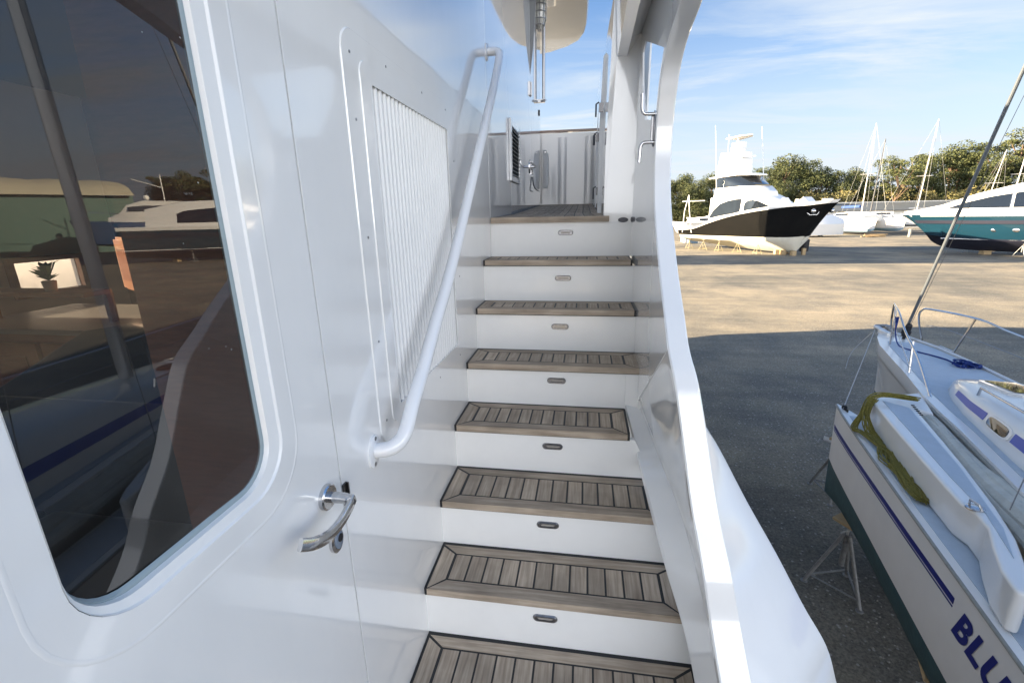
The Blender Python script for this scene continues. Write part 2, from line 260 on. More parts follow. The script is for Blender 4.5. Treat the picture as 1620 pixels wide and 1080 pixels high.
class MB:
    """collects polygons; build() links them as one mesh object"""
    def __init__(s): s.v = []; s.f = []; s.m = []; s.t = []; s.cur = 0; s.tint = (0.5, 0.5, 0.0)
    def add(s, vs, fs):
        k = len(s.v); s.v += [Vector(a) for a in vs]
        for f in fs: s.f.append([i+k for i in f]); s.m.append(s.cur); s.t.append(s.tint)
    def box(s, a, b):
        x0, y0, z0 = (min(a[i], b[i]) for i in range(3)); x1, y1, z1 = (max(a[i], b[i]) for i in range(3))
        s.add([(x0,y0,z0),(x1,y0,z0),(x1,y1,z0),(x0,y1,z0),(x0,y0,z1),(x1,y0,z1),(x1,y1,z1),(x0,y1,z1)],
              [(0,3,2,1),(4,5,6,7),(0,1,5,4),(1,2,6,5),(2,3,7,6),(3,0,4,7)]); return s
    def obox(s, c, ax, ay, az_):
        c = Vector(c); ax, ay, az_ = Vector(ax), Vector(ay), Vector(az_)
        s.add([c-ax-ay-az_, c+ax-ay-az_, c+ax+ay-az_, c-ax+ay-az_, c-ax-ay+az_, c+ax-ay+az_, c+ax+ay+az_, c-ax+ay+az_],
              [(0,3,2,1),(4,5,6,7),(0,1,5,4),(1,2,6,5),(2,3,7,6),(3,0,4,7)]); return s
    def prism(s, poly, d, holes=(), map3=None):
        """poly: list of 3-D points (planar), d: extrusion vector"""
        d = Vector(d); rings = [[Vector(p) for p in poly]]+[[Vector(p) for p in h_] for h_ in holes]
        flat = [p for r in rings for p in r]; n = len(flat)
        tr = tessellate_polygon(rings)
        s.add(flat+[p+d for p in flat], [])
        k = len(s.v)-2*n
        for a in tr:
            s.f.append([k+a[0], k+a[1], k+a[2]]); s.m.append(s.cur); s.t.append(s.tint)
            s.f.append([k+n+a[2], k+n+a[1], k+n+a[0]]); s.m.append(s.cur); s.t.append(s.tint)
        i0 = 0
        for r in rings:
            q = len(r)
            for i in range(q):
                a, b = i0+i, i0+(i+1) % q
                s.f.append([k+a, k+b, k+n+b, k+n+a]); s.m.append(s.cur); s.t.append(s.tint)
            i0 += q
        return s
    def tube(s, pts, r, n=10, cap=True, flat=None):
        pts = [Vector(p) for p in pts]; rs = r if isinstance(r, (list, tuple)) else [r]*len(pts)
        up = None; rings = []
        for i, p in enumerate(pts):
            t = (pts[min(i+1, len(pts)-1)]-pts[max(i-1, 0)]).normalized()
            if up is None:
                up = Vector((0, 0, 1)) if abs(t.z) < 0.9 else Vector((1, 0, 0))
            u = (up-t*up.dot(t)).normalized(); up = u; v_ = t.cross(u)
            rings.append([p+(u*math.cos(2*math.pi*j/n)+v_*math.sin(2*math.pi*j/n)*(flat or 1))*rs[i] for j in range(n)])
        s.loft(rings, cap=cap); return s
    def loft(s, rings, closed=True, cap=True, matf=None):
        n = len(rings[0]); k = len(s.v); s.v += [Vector(p) for r in rings for p in r]
        for i in range(len(rings)-1):
            for j in range(n if closed else n-1):
                a = k+i*n+j; b = k+i*n+(j+1) % n
                s.f.append([a, b, b+n, a+n]); s.m.append(matf(i, j) if matf else s.cur); s.t.append(s.tint)
        if cap and closed:
            s.f.append([k+j for j in range(n)][::-1]); s.m.append(s.cur); s.t.append(s.tint)
            s.f.append([k+(len(rings)-1)*n+j for j in range(n)]); s.m.append(s.cur); s.t.append(s.tint)
        return s
    def disc(s, c, axis, r1, r2, h_, n=24, up=(0, 0, 1)):
        """elliptical plate: r1 along up, r2 across, thickness h_ along axis"""
        c = Vector(c); ax = Vector(axis).normalized(); u = Vector(up); u = (u-ax*u.dot(ax)).normalized(); v_ = ax.cross(u)
        ring = [u*math.cos(2*math.pi*j/n)*r1+v_*math.sin(2*math.pi*j/n)*r2 for j in range(n)]
        s.loft([[c+p for p in ring], [c+ax*h_*0.75+p for p in ring], [c+ax*h_+p*0.88 for p in ring]]); return s
    def ball(s, c, r, n=10, sc=(1, 1, 1)):
        c = Vector(c); rings = []
        for i in range(1, n):
            a = math.pi*i/n
            rings.append([c+Vector((math.sin(a)*math.cos(2*math.pi*j/(n*2))*sc[0], math.sin(a)*math.sin(2*math.pi*j/(n*2))*sc[1], math.cos(a)*sc[2]))*r for j in range(2*n)])
        s.loft(rings); return s
    def build(s, name, mats, parent=None, bevel=0.0, seg=2, smooth=True, ang=35, weld=True, sub=0):
        me = bpy.data.meshes.new(name)
        off = LOC.get(root_of(parent), Vector()) if parent else Vector()
        me.from_pydata([tuple(v-off) for v in s.v], [], s.f); me.update()
        if not isinstance(mats, (list, tuple)): mats = [mats]
        for mm in mats: me.materials.append(mm)
        for i, p in enumerate(me.polygons): p.material_index = s.m[i]
        if any(t != (0.5, 0.5, 0.0) for t in s.t):
            ca = me.color_attributes.new('tint', 'FLOAT_COLOR', 'CORNER')
            for i, p in enumerate(me.polygons):
                for li in p.loop_indices: ca.data[li].color = (*s.t[i], 1)
        bm = bmesh.new(); bm.from_mesh(me)
        if weld: bmesh.ops.remove_doubles(bm, verts=bm.verts, dist=1e-5)
        bmesh.ops.recalc_face_normals(bm, faces=bm.faces)
        if bevel:
            es = [e for e in bm.edges if len(e.link_faces) == 2 and e.calc_face_angle(0) > R(30)]
            bmesh.ops.bevel(bm, geom=es, offset=bevel, segments=seg, affect='EDGES', profile=0.6, clamp_overlap=True)
        if smooth:
            for f in bm.faces: f.smooth = True
            for e in bm.edges:
                if len(e.link_faces) == 2 and e.calc_face_angle(0) > R(ang): e.smooth = False
                elif len(e.link_faces) != 2: e.smooth = False
        bm.to_mesh(me); bm.free()
        o = bpy.data.objects.new(name, me); COL.objects.link(o)
        if parent: o.parent = parent
        if bevel and smooth: wn = o.modifiers.new('weighted', 'WEIGHTED_NORMAL'); wn.keep_sharp = True; wn.weight = 100
        return o

def copy_tree(o, parent=None):
    c = o.copy(); COL.objects.link(c); c.parent = parent
    for ch in o.children: copy_tree(ch, c)
    return c
def lerp(a, b, t): return a+(b-a)*t
def interp(tab, x):
    if x <= tab[0][0]: return tab[0][1]
    for (a, u), (b, v) in zip(tab, tab[1:]):
        if x <= b: return lerp(u, v, (x-a)/(b-a))
    return tab[-1][1]
def smooth_pts(pts, k=6):
    """Catmull-Rom through the points"""
    P = [Vector(p) for p in pts]; out = []
    for i in range(len(P)-1):
        p0 = P[max(i-1, 0)]; p1 = P[i]; p2 = P[i+1]; p3 = P[min(i+2, len(P)-1)]
        for j in range(k):
            t = j/k; out.append(0.5*((2*p1)+(p2-p0)*t+(2*p0-5*p1+4*p2-p3)*t*t+(3*p1-p0-3*p2+p3)*t**3))
    out.append(P[-1]); return out
def rrect(y0, y1, z0, z1, r, x, n=6, rb=None):
    """rounded rectangle in the plane X = x, corners bl br tr tl"""
    pts = []
    for (cy, cz, a0) in ((y1-r, z0+r, -90), (y1-r, z1-r, 0), (y0+r, z1-r, 90), (y0+r, z0+r, 180)):
        for i in range(n+1):
            a = R(a0+90*i/n); pts.append(Vector((x, cy+r*math.cos(a), cz+r*math.sin(a))))
    return pts

# ================================================================ SETTING
mb = MB()
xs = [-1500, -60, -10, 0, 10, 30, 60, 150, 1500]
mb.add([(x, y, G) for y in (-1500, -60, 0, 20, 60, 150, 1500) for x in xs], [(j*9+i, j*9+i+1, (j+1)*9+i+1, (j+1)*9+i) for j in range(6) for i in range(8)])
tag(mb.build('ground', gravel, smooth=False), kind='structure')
# loose stones on the packed yard
mb = MB(); rnd = random.Random(3)
for i in range(5200):
    u = rnd.random()**1.6; y = 3.0+u*22; x = 0.9+rnd.random()*(4+y*0.9); r = rnd.uniform(0.006, 0.017)*(1+u*0.9)
    a = rnd.random()*6.28; c, s_ = math.cos(a)*r, math.sin(a)*r; e = rnd.uniform(0.5, 1)
    mb.add([(x-c, y-s_, G), (x+s_*e, y-c*e, G), (x+c, y+s_, G), (x-s_*e, y+c*e, G), (x, y, G+r*rnd.uniform(0.5, 0.9))], [(0, 1, 4), (1, 2, 4), (2, 3, 4), (3, 0, 4)])
stone_m = mat('stone', (0.08, 0.078, 0.072), 0.9, col2=(0.22, 0.205, 0.18), vscale=9)
tag(mb.build('loose_stones', stone_m, smooth=False, weld=False), 'loose pale stones scattered over the grey gravel yard', 'gravel', kind='stuff')

# ================================================================ THE YACHT WE STAND ON
WX = -0.52
yacht = thing('motor_yacht', 'big white motor yacht in the foreground with side door and teak stairs', 'yacht', (-2.7, 2.0, G))

# --- side wall panels (3 mm seams with sealant behind)
mb = MB()
TH = 0.03
def wallpanel(y0, y1, z0, z1, holes=(), x=WX):
    mb.prism([(x, y0, z0), (x, y1, z0), (x, y1, z1), (x, y0, z1)], (-TH, 0, 0), holes)
wallpanel(0.814, 2.545, -2.4, 3.0, [rrect(1.135, 1.778, -0.53, 0.31, 0.012, WX, 2)])
wallpanel(-2.6, 0.12, -2.4, 3.0)
wallpanel(0.124, 0.810, 0.95, 3.0)
wallpanel(0.124, 0.810, -2.4, -1.60)
wall = mb.build('side_wall', gel, yacht, bevel=0.002)
mb = MB(); wallpanel(2.549, 4.478, -0.6, 3.0); mb.build('pilothouse_door', gel_p, yacht, bevel=0.002)
mb = MB(); wallpanel(4.483, 5.45, -0.6, 3.0); mb.build('forward_wall', gel_p, yacht, bevel=0.002)
for a, b, zz in ((0.1, 0.125, -2.3), (0.8085, 0.8155, -2.3), (2.54, 2.553, -0.5), (4.47, 4.49, -0.5)):
    mb = MB(); mb.box((WX-0.010, a, zz), (WX-0.02, b, 2.9)); mb.build('seam_strip', seam_m, yacht)

# --- door with window
gl_o = rrect(0.302, 0.652, -0.447, 0.86, 0.085, WX, 8)
gl_i = rrect(0.3055, 0.622, -0.427, 0.84, 0.070, WX-0.011, 8)
mb = MB(); mb.prism([(WX+0.0015, 0.127, -1.597), (WX+0.0015, 0.8075, -1.597), (WX+0.0015, 0.8075, 0.946), (WX+0.0015, 0.127, 0.946)], (-0.0415, 0, 0), [[Vector((WX+0.0015, p.y, p.z)) for p in gl_o]])
door = mb.build('door', gel, yacht, bevel=0.0022)
mb = MB(); n = len(gl_o)
rim0 = [Vector((WX+0.0015, p.y, p.z)) for p in gl_o]
rim1 = [Vector((WX-0.0015, lerp(p.y, q.y, .12), lerp(p.z, q.z, .12))) for p, q in zip(gl_o, gl_i)]
rim2 = [Vector((WX-0.0035, lerp(p.y, q.y, .90), lerp(p.z, q.z, .90))) for p, q in zip(gl_o, gl_i)]
mb.loft([rim0, rim1, rim2, gl_i, [p+Vector((-0.010, 0, 0)) for p in gl_i]], cap=False)
mb.build('window_rim', gel_s, door, ang=30)
# shallow moulding round the window
mb = MB()
o1 = rrect(0.268, 0.688, -0.487, 0.90, 0.115, WX+0.0015, 8); o2 = rrect(0.262, 0.694, -0.493, 0.906, 0.12, WX+0.0015, 8)
mb.loft([o2, [p+Vector((0.0008, 0, 0)) for p in [lerp(a, b, .5) for a, b in zip(o1, o2)]], o1], cap=False)
mb.build('window_moulding', gel, door, ang=70)
mb = MB()
g0 = rrect(0.3045, 0.624, -0.429, 0.845, 0.072, WX-0.0115, 8); g1 = rrect(0.3075, 0.619, -0.4235, 0.835, 0.066, WX-0.0100, 8); g2 = rrect(0.310, 0.614, -0.419, 0.83, 0.061, WX-0.0150, 8)
mb.loft([g0, g1, g2], cap=False); mb.build('window_gasket', gasket_m, door, ang=70)
mb = MB()
pane = rrect(0.306, 0.620, -0.425, 0.84, 0.067, 0, 8); cyp = 0.463
mb.add([Vector((WX-0.0155+(p.y-cyp)*math.tan(R(0.9)), p.y, p.z)) for p in pane], [tuple(range(len(pane)))])
wp = mb.build('window_pane', door_glass, door, smooth=False)
if wp.data.polygons[0].normal.x < 0: wp.data.flip_normals()

# lever handle, lock, strike
mb = MB()
mb.disc((WX+0.0015, 0.748, -0.557), (1, 0, 0), 0.027, 0.027, 0.011, 28)
mb.tube([(WX+0.01, 0.748, -0.557), (-0.478, 0.748, -0.557), (-0.463, 0.745, -0.557), (-0.456, 0.735, -0.5565)], [0.0115, 0.0115, 0.0115, 0.0105], 14)
lev = smooth_pts([(-0.457, 0.748, -0.555), (-0.455, 0.725, -0.561), (-0.455, 0.690, -0.569), (-0.456, 0.650, -0.568), (-0.461, 0.615, -0.556), (-0.470, 0.590, -0.540)], 5)
rings = []
for i, p in enumerate(lev):
    t = (lev[min(i+1, len(lev)-1)]-lev[max(i-1, 0)]).normalized(); u = Vector((1, 0, 0)); u = (u-t*u.dot(t)).normalized(); v_ = t.cross(u)
    hw = 0.0110; ht = 0.0055
    rings.append([p+u*a*ht+v_*b*hw for a, b in ((-1, -.75), (-.6, -1), (.6, -1), (1, -.75), (1, .75), (.6, 1), (-.6, 1), (-1, .75))])
mb.loft(rings)
mb.build('door_handle', hardware, door, ang=40)
mb = MB()
mb.disc((WX+0.0015, 0.756, -0.668), (1, 0, 0), 0.030, 0.022, 0.010, 28)
lock = mb.build('lock', hardware, door)
mb = MB(); mb.disc((WX+0.0105, 0.757, -0.668), (1, 0, 0), 0.021, 0.015, 0.004, 24); mb.build('lock_ring', mat('lock_plastic', (0.16, 0.20, 0.26), 0.25, coat=0.5), lock)
mb = MB(); mb.disc((WX+0.0140, 0.759, -0.664), (1, 0, 0), 0.009, 0.009, 0.003, 18); mb.box((WX+0.0168, 0.7575, -0.671), (WX+0.0178, 0.7605, -0.657)); mb.build('key_cylinder', black_r, lock)
mb = MB(); mb.box((WX, 0.812, -0.640), (WX+0.0045, 0.826, -0.572)); mb.box((WX, 0.8235, -0.640), (WX+0.009, 0.8275, -0.572))
mb.build('strike_plate', mat('dark_steel', (0.12, 0.12, 0.125), 0.3, metal=1.0), yacht, bevel=0.0008)

# --- louvre panel
mb = MB()
L1 = rrect(1.018, 1.885, -0.60, 0.395, 0.055, WX, 8); L2 = rrect(1.0205, 1.8825, -0.5975, 0.3925, 0.053, WX+0.0028, 8)
hole = rrect(1.143, 1.77, -0.522, 0.302, 0.014, WX, 3)
mb.loft([L1, L2], cap=False)
k = len(mb.v)
mb.prism(L2, (-0.0024, 0, 0), [[p+Vector((0.0028, 0, 0)) for p in hole]])
A1 = rrect(1.092, 1.822, -0.560, 0.345, 0.03, WX+0.0028, 6); A2 = rrect(1.0935, 1.8205, -0.5585, 0.3435, 0.028, WX+0.0056, 6)
mb.loft([A1, A2], cap=False)
mb.prism(A2, (-0.0024, 0, 0), [[p+Vector((0.0056, 0, 0)) for p in hole]])
grille = mb.build('vent_grille', gel, yacht, weld=False, ang=30)
mb = MB(); ns = 24
for i in range(ns):
    y = 1.143+0.627*(i+0.5)/ns; hw = 0.0082
    prof = [(-0.009, -hw), (-0.003, -hw*0.92), (0.0018, -hw*0.5), (0.003, 0), (0.0018, hw*0.5), (-0.003, hw*0.92), (-0.009, hw)]
    mb.loft([[Vector((WX+a, y+b, z)) for a, b in prof] for z in (-0.524, 0.304)])
mb.build('vent_slats', gel_s, grille, ang=60)
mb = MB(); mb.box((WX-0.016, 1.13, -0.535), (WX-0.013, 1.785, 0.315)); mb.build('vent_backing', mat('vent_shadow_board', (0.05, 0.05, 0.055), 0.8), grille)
for (y, z) in [(1.055, 0.345), (1.25, 0.368), (1.52, 0.368), (1.77, 0.368), (1.055, 0.21), (1.055, -0.05), (1.055, -0.31), (1.055, -0.53), (1.22, -0.578), (1.52, -0.578), (1.80, -0.578), (1.852, 0.2), (1.852, -0.25)]:
    mb = MB(); mb.disc((WX+0.0026, y, z), (1, 0, 0), 0.0034, 0.0034, 0.0016, 10); mb.build('vent_screw', hardware_b, grille)

# --- white handrail
mb = MB()
cl = [(WX+0.004, 0.972, -0.575), (-0.475, 0.985, -0.570), (-0.452, 1.015, -0.545), (-0.446, 1.075, -0.482), (-0.446, 1.16, -0.425)]
cl = smooth_pts(cl, 5)
cl2 = smooth_pts([(-0.446, 1.16, -0.425), (-0.446, 1.30, -0.318), (-0.446, 1.57, -0.115), (-0.446, 2.28, 0.505), (-0.446, 2.52, 0.735)], 5)[1:]
cl3 = smooth_pts([(-0.446, 2.52, 0.735), (-0.452, 2.56, 0.775), (-0.475, 2.575, 0.790), (WX+0.004, 2.575, 0.790)], 5)[1:]
mb.tube(cl+cl2+cl3, 0.0195, 18)
rail = mb.build('handrail', paint_w, yacht, ang=50)
for (y, z) in ((0.968, -0.575), (2.575, 0.79)):
    mb = MB(); mb.disc((WX, y, z), (1, 0, 0), 0.042, 0.030, 0.007, 28, up=(0, 0.25, 1)); fl = mb.build('rail_flange', paint_w, rail)
    for s_ in (-1, 1): mb = MB(); mb.disc((WX+0.0065, y+s_*0.007, z+s_*0.032), (1, 0, 0), 0.0055, 0.0055, 0.0015, 12); mb.build('flange_screw', hardware_b, fl)

# --- stairs
NOS = [(0.985, -1.433), (1.206, -1.232), (1.423, -1.038), (1.660, -0.840), (1.894, -0.647), (2.115, -0.4425), (2.322, -0.232), (2.534, -0.023)]
XR = [0.345, 0.312, 0.262, 0.187, 0.245, 0.236, 0.228, 0.10]
rnd = random.Random(11)
def plank(mb, poly, z, t, grain):
    mb.tint = (rnd.random(), rnd.random(), grain)
    mb.prism([(x, y, z) for x, y in poly], (0, 0, -t)); mb.tint = (0.5, 0.5, 0.0)
for i in range(7):
    y0, z = NOS[i]; y1 = NOS[i+1][0]+0.012; x0 = WX+0.004; x1 = XR[i]+0.002
    ext = {0: 0.03, 1: 0.03, 2: 0.045}.get(i, 0.0)
    xb = x1+ext; g_ = 0.0068; bw = 0.052; zt = z
    mb = MB(); mb.cur = 1; mb.box((x0-0.003, y0+0.004, z-0.030), (xb+0.003, y1+0.004, z-0.0008)); mb.cur = 0
    yf = y0; yb = y1-0.004
    sk = 0.0
    ib = 0.047
    # mitred frame
    xr_front, xr_back = xb, xb-(0.018 if i in (3,) else 0.0)
    plank(mb, [(x0+g_, yf), (xb-g_, yf), (xb-bw-0.012, yf+ib), (x0+bw+0.012, yf+ib)], zt, 0.026, 1.0)
    plank(mb, [(x0+g_, yb-g_), (x0+bw+0.012, yb-ib), (xb-bw-0.012, yb-ib), (xb-g_, yb-g_)], zt, 0.0012, 1.0)
    plank(mb, [(x0+g_, yf+0.006), (x0+bw+0.006, yf+ib+g_*0.8), (x0+bw+0.006, yb-ib-g_*0.8), (x0+g_, yb-g_*2.6)], zt, 0.0012, 0.0)
    plank(mb, [(xb-g_, yf+0.006), (xb-g_, yb-g_*2.6), (xb-bw-0.006, yb-ib-g_*0.8), (xb-bw-0.006, yf+ib+g_*0.8)], zt, 0.0012, 0.0)
    nI = 12; X0 = x0+bw+0.006+g_; X1 = xb-bw-0.006-g_; st = (X1-X0)/nI
    for j in range(nI):
        a = X0+st*j+g_*0.5; b = X0+st*(j+1)-g_*0.5
        plank(mb, [(a, yf+ib+g_), (b, yf+ib+g_), (b, yb-ib-g_), (a, yb-ib-g_)], zt, 0.0012, 0.0)
    tr = mb.build('stair_tread', [teak, caulk], yacht, weld=False, smooth=False)
# risers with courtesy lights
LX = [-0.102, -0.100, -0.099, -0.098, -0.095, -0.098, -0.102]
for i in range(7):
    y, zt = NOS[i+1]; y += 0.016; zb = NOS[i][1]; x1 = [0.44, 0.40, 0.215, 0.25, 0.25, 0.244, 0.244][i]
    mb = MB()
    if i == 2: mb.prism([(WX, y, zb-0.002), (0.250, y, zb-0.002), (0.240, y, -0.930), (0.212, y, zt-0.0305), (WX, y, zt-0.0305)], (0, 0.02, 0))
    else: mb.box((WX, y, zb-0.002), (x1, y+0.02, zt-0.0305))
    rs = mb.build('stair_riser', riser_m, yacht)
    zc_ = zb+0.118 if i < 6 else zb+0.125; xc = (-0.107 if i == 0 else -0.103)
    xc = [-0.103, -0.112, -0.112, -0.112, -0.110, -0.108, -0.107][i]
    mb = MB()
    def stadium(hw, hh, yy, n=10):
        pts = []
        for sx, a0 in ((1, -90), (-1, 90)):
            for q in range(n+1):
                a = R(a0+180*q/n); pts.append(Vector((xc+sx*(hw-hh)+math.cos(a)*hh, yy, zc_+math.sin(a)*hh)))
        return pts
    mb.loft([stadium(0.0415, 0.0138, y), stadium(0.0415, 0.0138, y-0.002), stadium(0.037, 0.0108, y-0.0065), stadium(0.029, 0.0062, y-0.0065), stadium(0.0275, 0.0050, y-0.002)], cap=True)
    sl = mb.build('step_light', hardware_b, rs, ang=25)
    mb = MB(); mb.loft([stadium(0.0245, 0.0042, y-0.0022), stadium(0.0235, 0.0038, y-0.004)]); mb.build('light_lens', mat('step_lens', (0.35, 0.33, 0.30), 0.2, coat=0.5) if i == 0 else MATS['step_lens'], sl)
# side deck at the foot of the stairs
mb = MB(); mb.tint = (0.5, 0.4, 0.0); mb.box((WX, -2.2, -1.66), (0.62, 1.0, -1.634)); mb.build('side_deck', teak, yacht)

# --- right-hand stair side: sloping coaming, bulwark, flange
led_in = smooth_pts([(0.187, 1.929, -0.812), (0.230, 1.602, -0.955), (0.275, 1.296, -1.085), (0.318, 1.130, -1.195), (0.340, 1.020, -1.300), (0.36, 0.90, -1.43), (0.38, 0.72, -1.60)], 5)
led_out = smooth_pts([(0.252, 1.953, -0.816), (0.300, 1.703, -0.911), (0.335, 1.436, -0.958), (0.352, 1.240, -1.010), (0.362, 1.070, -1.090), (0.366, 1.010, -1.110), (0.385, 0.87, -1.28), (0.405, 0.70, -1.50)], 5)
cap_in = smooth_pts([(0.2405, 1.296, -0.385), (0.245, 1.215, -0.447), (0.275, 1.179, -0.592), (0.300, 1.124, -0.772), (0.325, 1.051, -0.913), (0.350, 0.991, -1.067), (0.376, 0.865, -1.25), (0.40, 0.70, -1.48)], 5)
# inner bulwark profile (x ~ .24, flange .06 wide) from overhead down to the stair coaming
prof = smooth_pts([(0.24, 0.98, 0.66), (0.24, 1.25, 0.615), (0.24, 1.491, 0.549), (0.24, 1.69, 0.505), (0.24, 1.79, 0.430), (0.24, 1.829, 0.30), (0.24, 1.822, 0.17), (0.24, 1.775, 0.05), (0.24, 1.690, -0.057), (0.24, 1.535, -0.198), (0.24, 1.398, -0.302), (0.2415, 1.30, -0.385), (0.252, 1.232, -0.455), (0.272, 1.185, -0.585), (0.300, 1.124, -0.772), (0.325, 1.051, -0.913), (0.350, 0.991, -1.067), (0.376, 0.865, -1.25), (0.40, 0.70, -1.48)], 5)
# flange (band facing aft), 60 mm wide, 25 mm thick
mb = MB(); rings = []
for i, p in enumerate(prof):
    t = (prof[min(i+1, len(prof)-1)]-prof[max(i-1, 0)]); t.x = 0; t.normalize()
    nrm = Vector((0, -t.z, t.y)).normalized()     # lies in the Y-Z plane, away from the viewer
    if nrm.y < 0 and i < 40: nrm = -nrm
    if nrm.y < 0: nrm = -nrm
    wd = interp([(0, .06), (54, .06), (90, .085)], i)
    rings.append([p+Vector((0.0, 0, 0))+nrm*0.004, p+Vector((0.004, 0, 0)), p+Vector((wd-0.004, 0, 0)), p+Vector((wd, 0, 0))+nrm*0.004, p+Vector((wd, 0, 0))+nrm*0.028, p+nrm*0.028])
mb.loft(rings)
flange = mb.build('bulwark_flange', gel, yacht, ang=40)
# bulwark wall plate in the plane X = .24, 8 mm thick, with the cut-out beside the flange
ply = [Vector((0.2405, p.y+0.004, p.z)) for p in prof if p.z > -0.386]
ply = [Vector((0.2405, 1.0, 0.90))]+ply
lower = [(0.2405, 1.895, -0.795), (0.2405, 1.90, -0.86), (0.2405, 2.56, -0.86), (0.2405, 2.56, 0.90)]
ply += [Vector(p) for p in lower]
holep = [(0.2405, 1.760, 0.515), (0.2405, 2.34, 0.715), (0.2405, 2.44, 0.70), (0.2405, 2.37, 0.55), (0.2405, 2.205, 0.375), (0.2405, 1.832, 0.312), (0.2405, 1.838, 0.40)]
mb = MB(); mb.prism(ply, (0.008, 0, 0), [[Vector(p) for p in holep]])
mb.build('bulwark_plate', gel, yacht, smooth=False)
# lower inner face from coaming to flange, coaming top and its inboard face
mb = MB()
cin = [p for p in prof if p.z <= -0.36]
def resample(P, n):
    P = [Vector(p) for p in P]; d = [0]
    for a, b in zip(P, P[1:]): d.append(d[-1]+(b-a).length)
    out = []
    for i in range(n):
        x = d[-1]*i/(n-1); j = 0
        while j < len(d)-2 and d[j+1] < x: j += 1
        out.append(P[j].lerp(P[j+1], (x-d[j])/max(d[j+1]-d[j], 1e-9)))
    return out
def by_y(P, ys):
    P = sorted([Vector(p) for p in P], key=lambda p: p.y); out = []
    for y in ys:
        if y <= P[0].y: out.append(P[0].copy()); continue
        if y >= P[-1].y: out.append(P[-1].copy()); continue
        for a, b in zip(P, P[1:]):
            if a.y <= y <= b.y: out.append(a.lerp(b, (y-a.y)/max(b.y-a.y, 1e-9))); break
    return out
A = resample(led_in, 50); B = resample(led_out, 50)
C_ = resample([Vector((0.2408, 1.90, -0.79)), Vector((0.2408, 1.30, -0.385))]+[p for p in prof if p.z < -0.385], 50)
F0 = [p+Vector((0.05, 0.0, -0.035)) for p in A]
mb.loft([F0, [p+Vector((0, 0, -0.009)) for p in A], [a.lerp(b, .06)+Vector((0, 0, 0.003)) for a, b in zip(A, B)], [a.lerp(b, .93) for a, b in zip(A, B)], [b.lerp(c, .04)+Vector((0, 0, 0.004)) for b, c in zip(B, C_)], [c+Vector((0.002, 0.004, 0)) for c in C_]], closed=False, cap=False)
# end face of the coaming at the top step
mb.build('stair_coaming', gel, yacht, ang=22)
mb = MB(); mb.box((0.187, 1.905, -1.0), (0.26, 1.925, -0.66)); mb.build('coaming_end', riser_m, yacht, bevel=0.004)
# flared topside outboard of the flange, down to the chine
edge = smooth_pts([(0.345, 1.298, -0.579), (0.42, 1.33, -0.699), (0.525, 1.344, -0.886), (0.62, 1.319, -1.045), (0.70, 1.267, -1.19), (0.775, 1.247, -1.315), (0.82, 1.233, -1.449), (0.875, 1.22, -1.62), (0.91, 1.0, -1.95), (0.90, -1.5, -1.95)], 6)
div = smooth_pts([(0.335, 1.262, -0.550), (0.350, 1.205, -0.655), (0.378, 1.112, -0.838), (0.408, 1.022, -0.985), (0.436, 0.962, -1.115), (0.455, 0.86, -1.25), (0.475, 0.70, -1.45), (0.50, 0.40, -1.62), (0.52, 0.2, -1.635), (0.52, -1.5, -1.64)], 6)
mb = MB(); E2 = edge; D2 = [p+Vector((-0.016, 0.012, -0.004)) for p in div]
low = [Vector((p.x+0.05, max(min(p.y, 3.0), -3), p.z-0.45)) for p in E2]
keel = [Vector((p.x-0.25, p.y, -3.0)) for p in E2]
mb.loft([D2, [d.lerp(e, .5)+Vector((0, 0, 0.012)) for d, e in zip(D2, E2)], [d.lerp(e, .93) for d, e in zip(D2, E2)], [e+Vector((0.002, 0, -0.008)) for e in E2], [e+Vector((0.0, 0, -0.05)) for e in E2], low, keel], closed=False, cap=False)
mb.build('flared_topside', gel, yacht, ang=50)

# --- jamb and overhead cap beam, forward bulwark
mb = MB()
mb.prism([(0.095, 2.56, -0.06), (0.207, 2.556, -0.06), (0.2405, 2.55, -0.06), (0.2405, 2.55, 0.86), (0.179, 2.556, 0.728), (0.134, 2.56, 0.723)], (0, 0.05, 0))
mb.build('jamb', gel, yacht)
mb = MB()
def beamsec(y):
    xi = interp([(0.6, 0.115), (2.56, 0.134), (5.5, 0.075)], y); z0 = interp([(0.6, 0.71), (2.56, 0.722), (5.5, 0.74)], y); zt = interp([(0.6, 1.03), (2.56, 1.02), (5.5, 0.985)], y)
    return [Vector((xi-0.012, y, zt)), Vector((xi-0.016, y, zt-0.04)), Vector((xi, y, z0+0.005)), Vector((xi+0.045, y, z0)), Vector((0.2405, y, z0+0.09)), Vector((0.30, y, z0+0.10)), Vector((0.30, y, zt))]
mb.loft([beamsec(y) for y in (0.6, 1.2, 1.8, 2.2, 2.56)])
mb.build('cap_beam', gel, yacht, ang=25)
mb = MB(); mb.loft([[p+Vector((d, 0, z)) for d, z in ((-0.004, 0.002), (0.03, 0.002), (0.03, 0.016), (-0.004, 0.016))] for p in [beamsec(y)[0] for y in (0.6, 1.2, 2.56, 3.5, 4.5, 5.55)]])
mb.build('cap_strip', black_r, yacht)
def bul(y):
    xi = interp([(2.56, 0.095), (3.2, 0.085), (5.5, 0.07)], y); xt = interp([(2.56, 0.112), (5.5, 0.056)], y); zt = interp([(2.56, 1.02), (5.5, 0.985)], y)
    return [Vector((xi, y, -0.12)), Vector((xi, y, 0.30)), Vector((xt, y, zt-0.02)), Vector((xt, y, zt)), Vector((xi+0.12, y, zt)), Vector((xi+0.14, y, -0.12))]
mb = MB(); mb.loft([bul(y) for y in (2.605, 3.2)], cap=True); mb.loft([bul(y) for y in (3.204, 4.2)], cap=True); mb.loft([bul(y) for y in (4.204, 5.56)], cap=True)
mb.build('forward_bulwark', gel, yacht, ang=25)
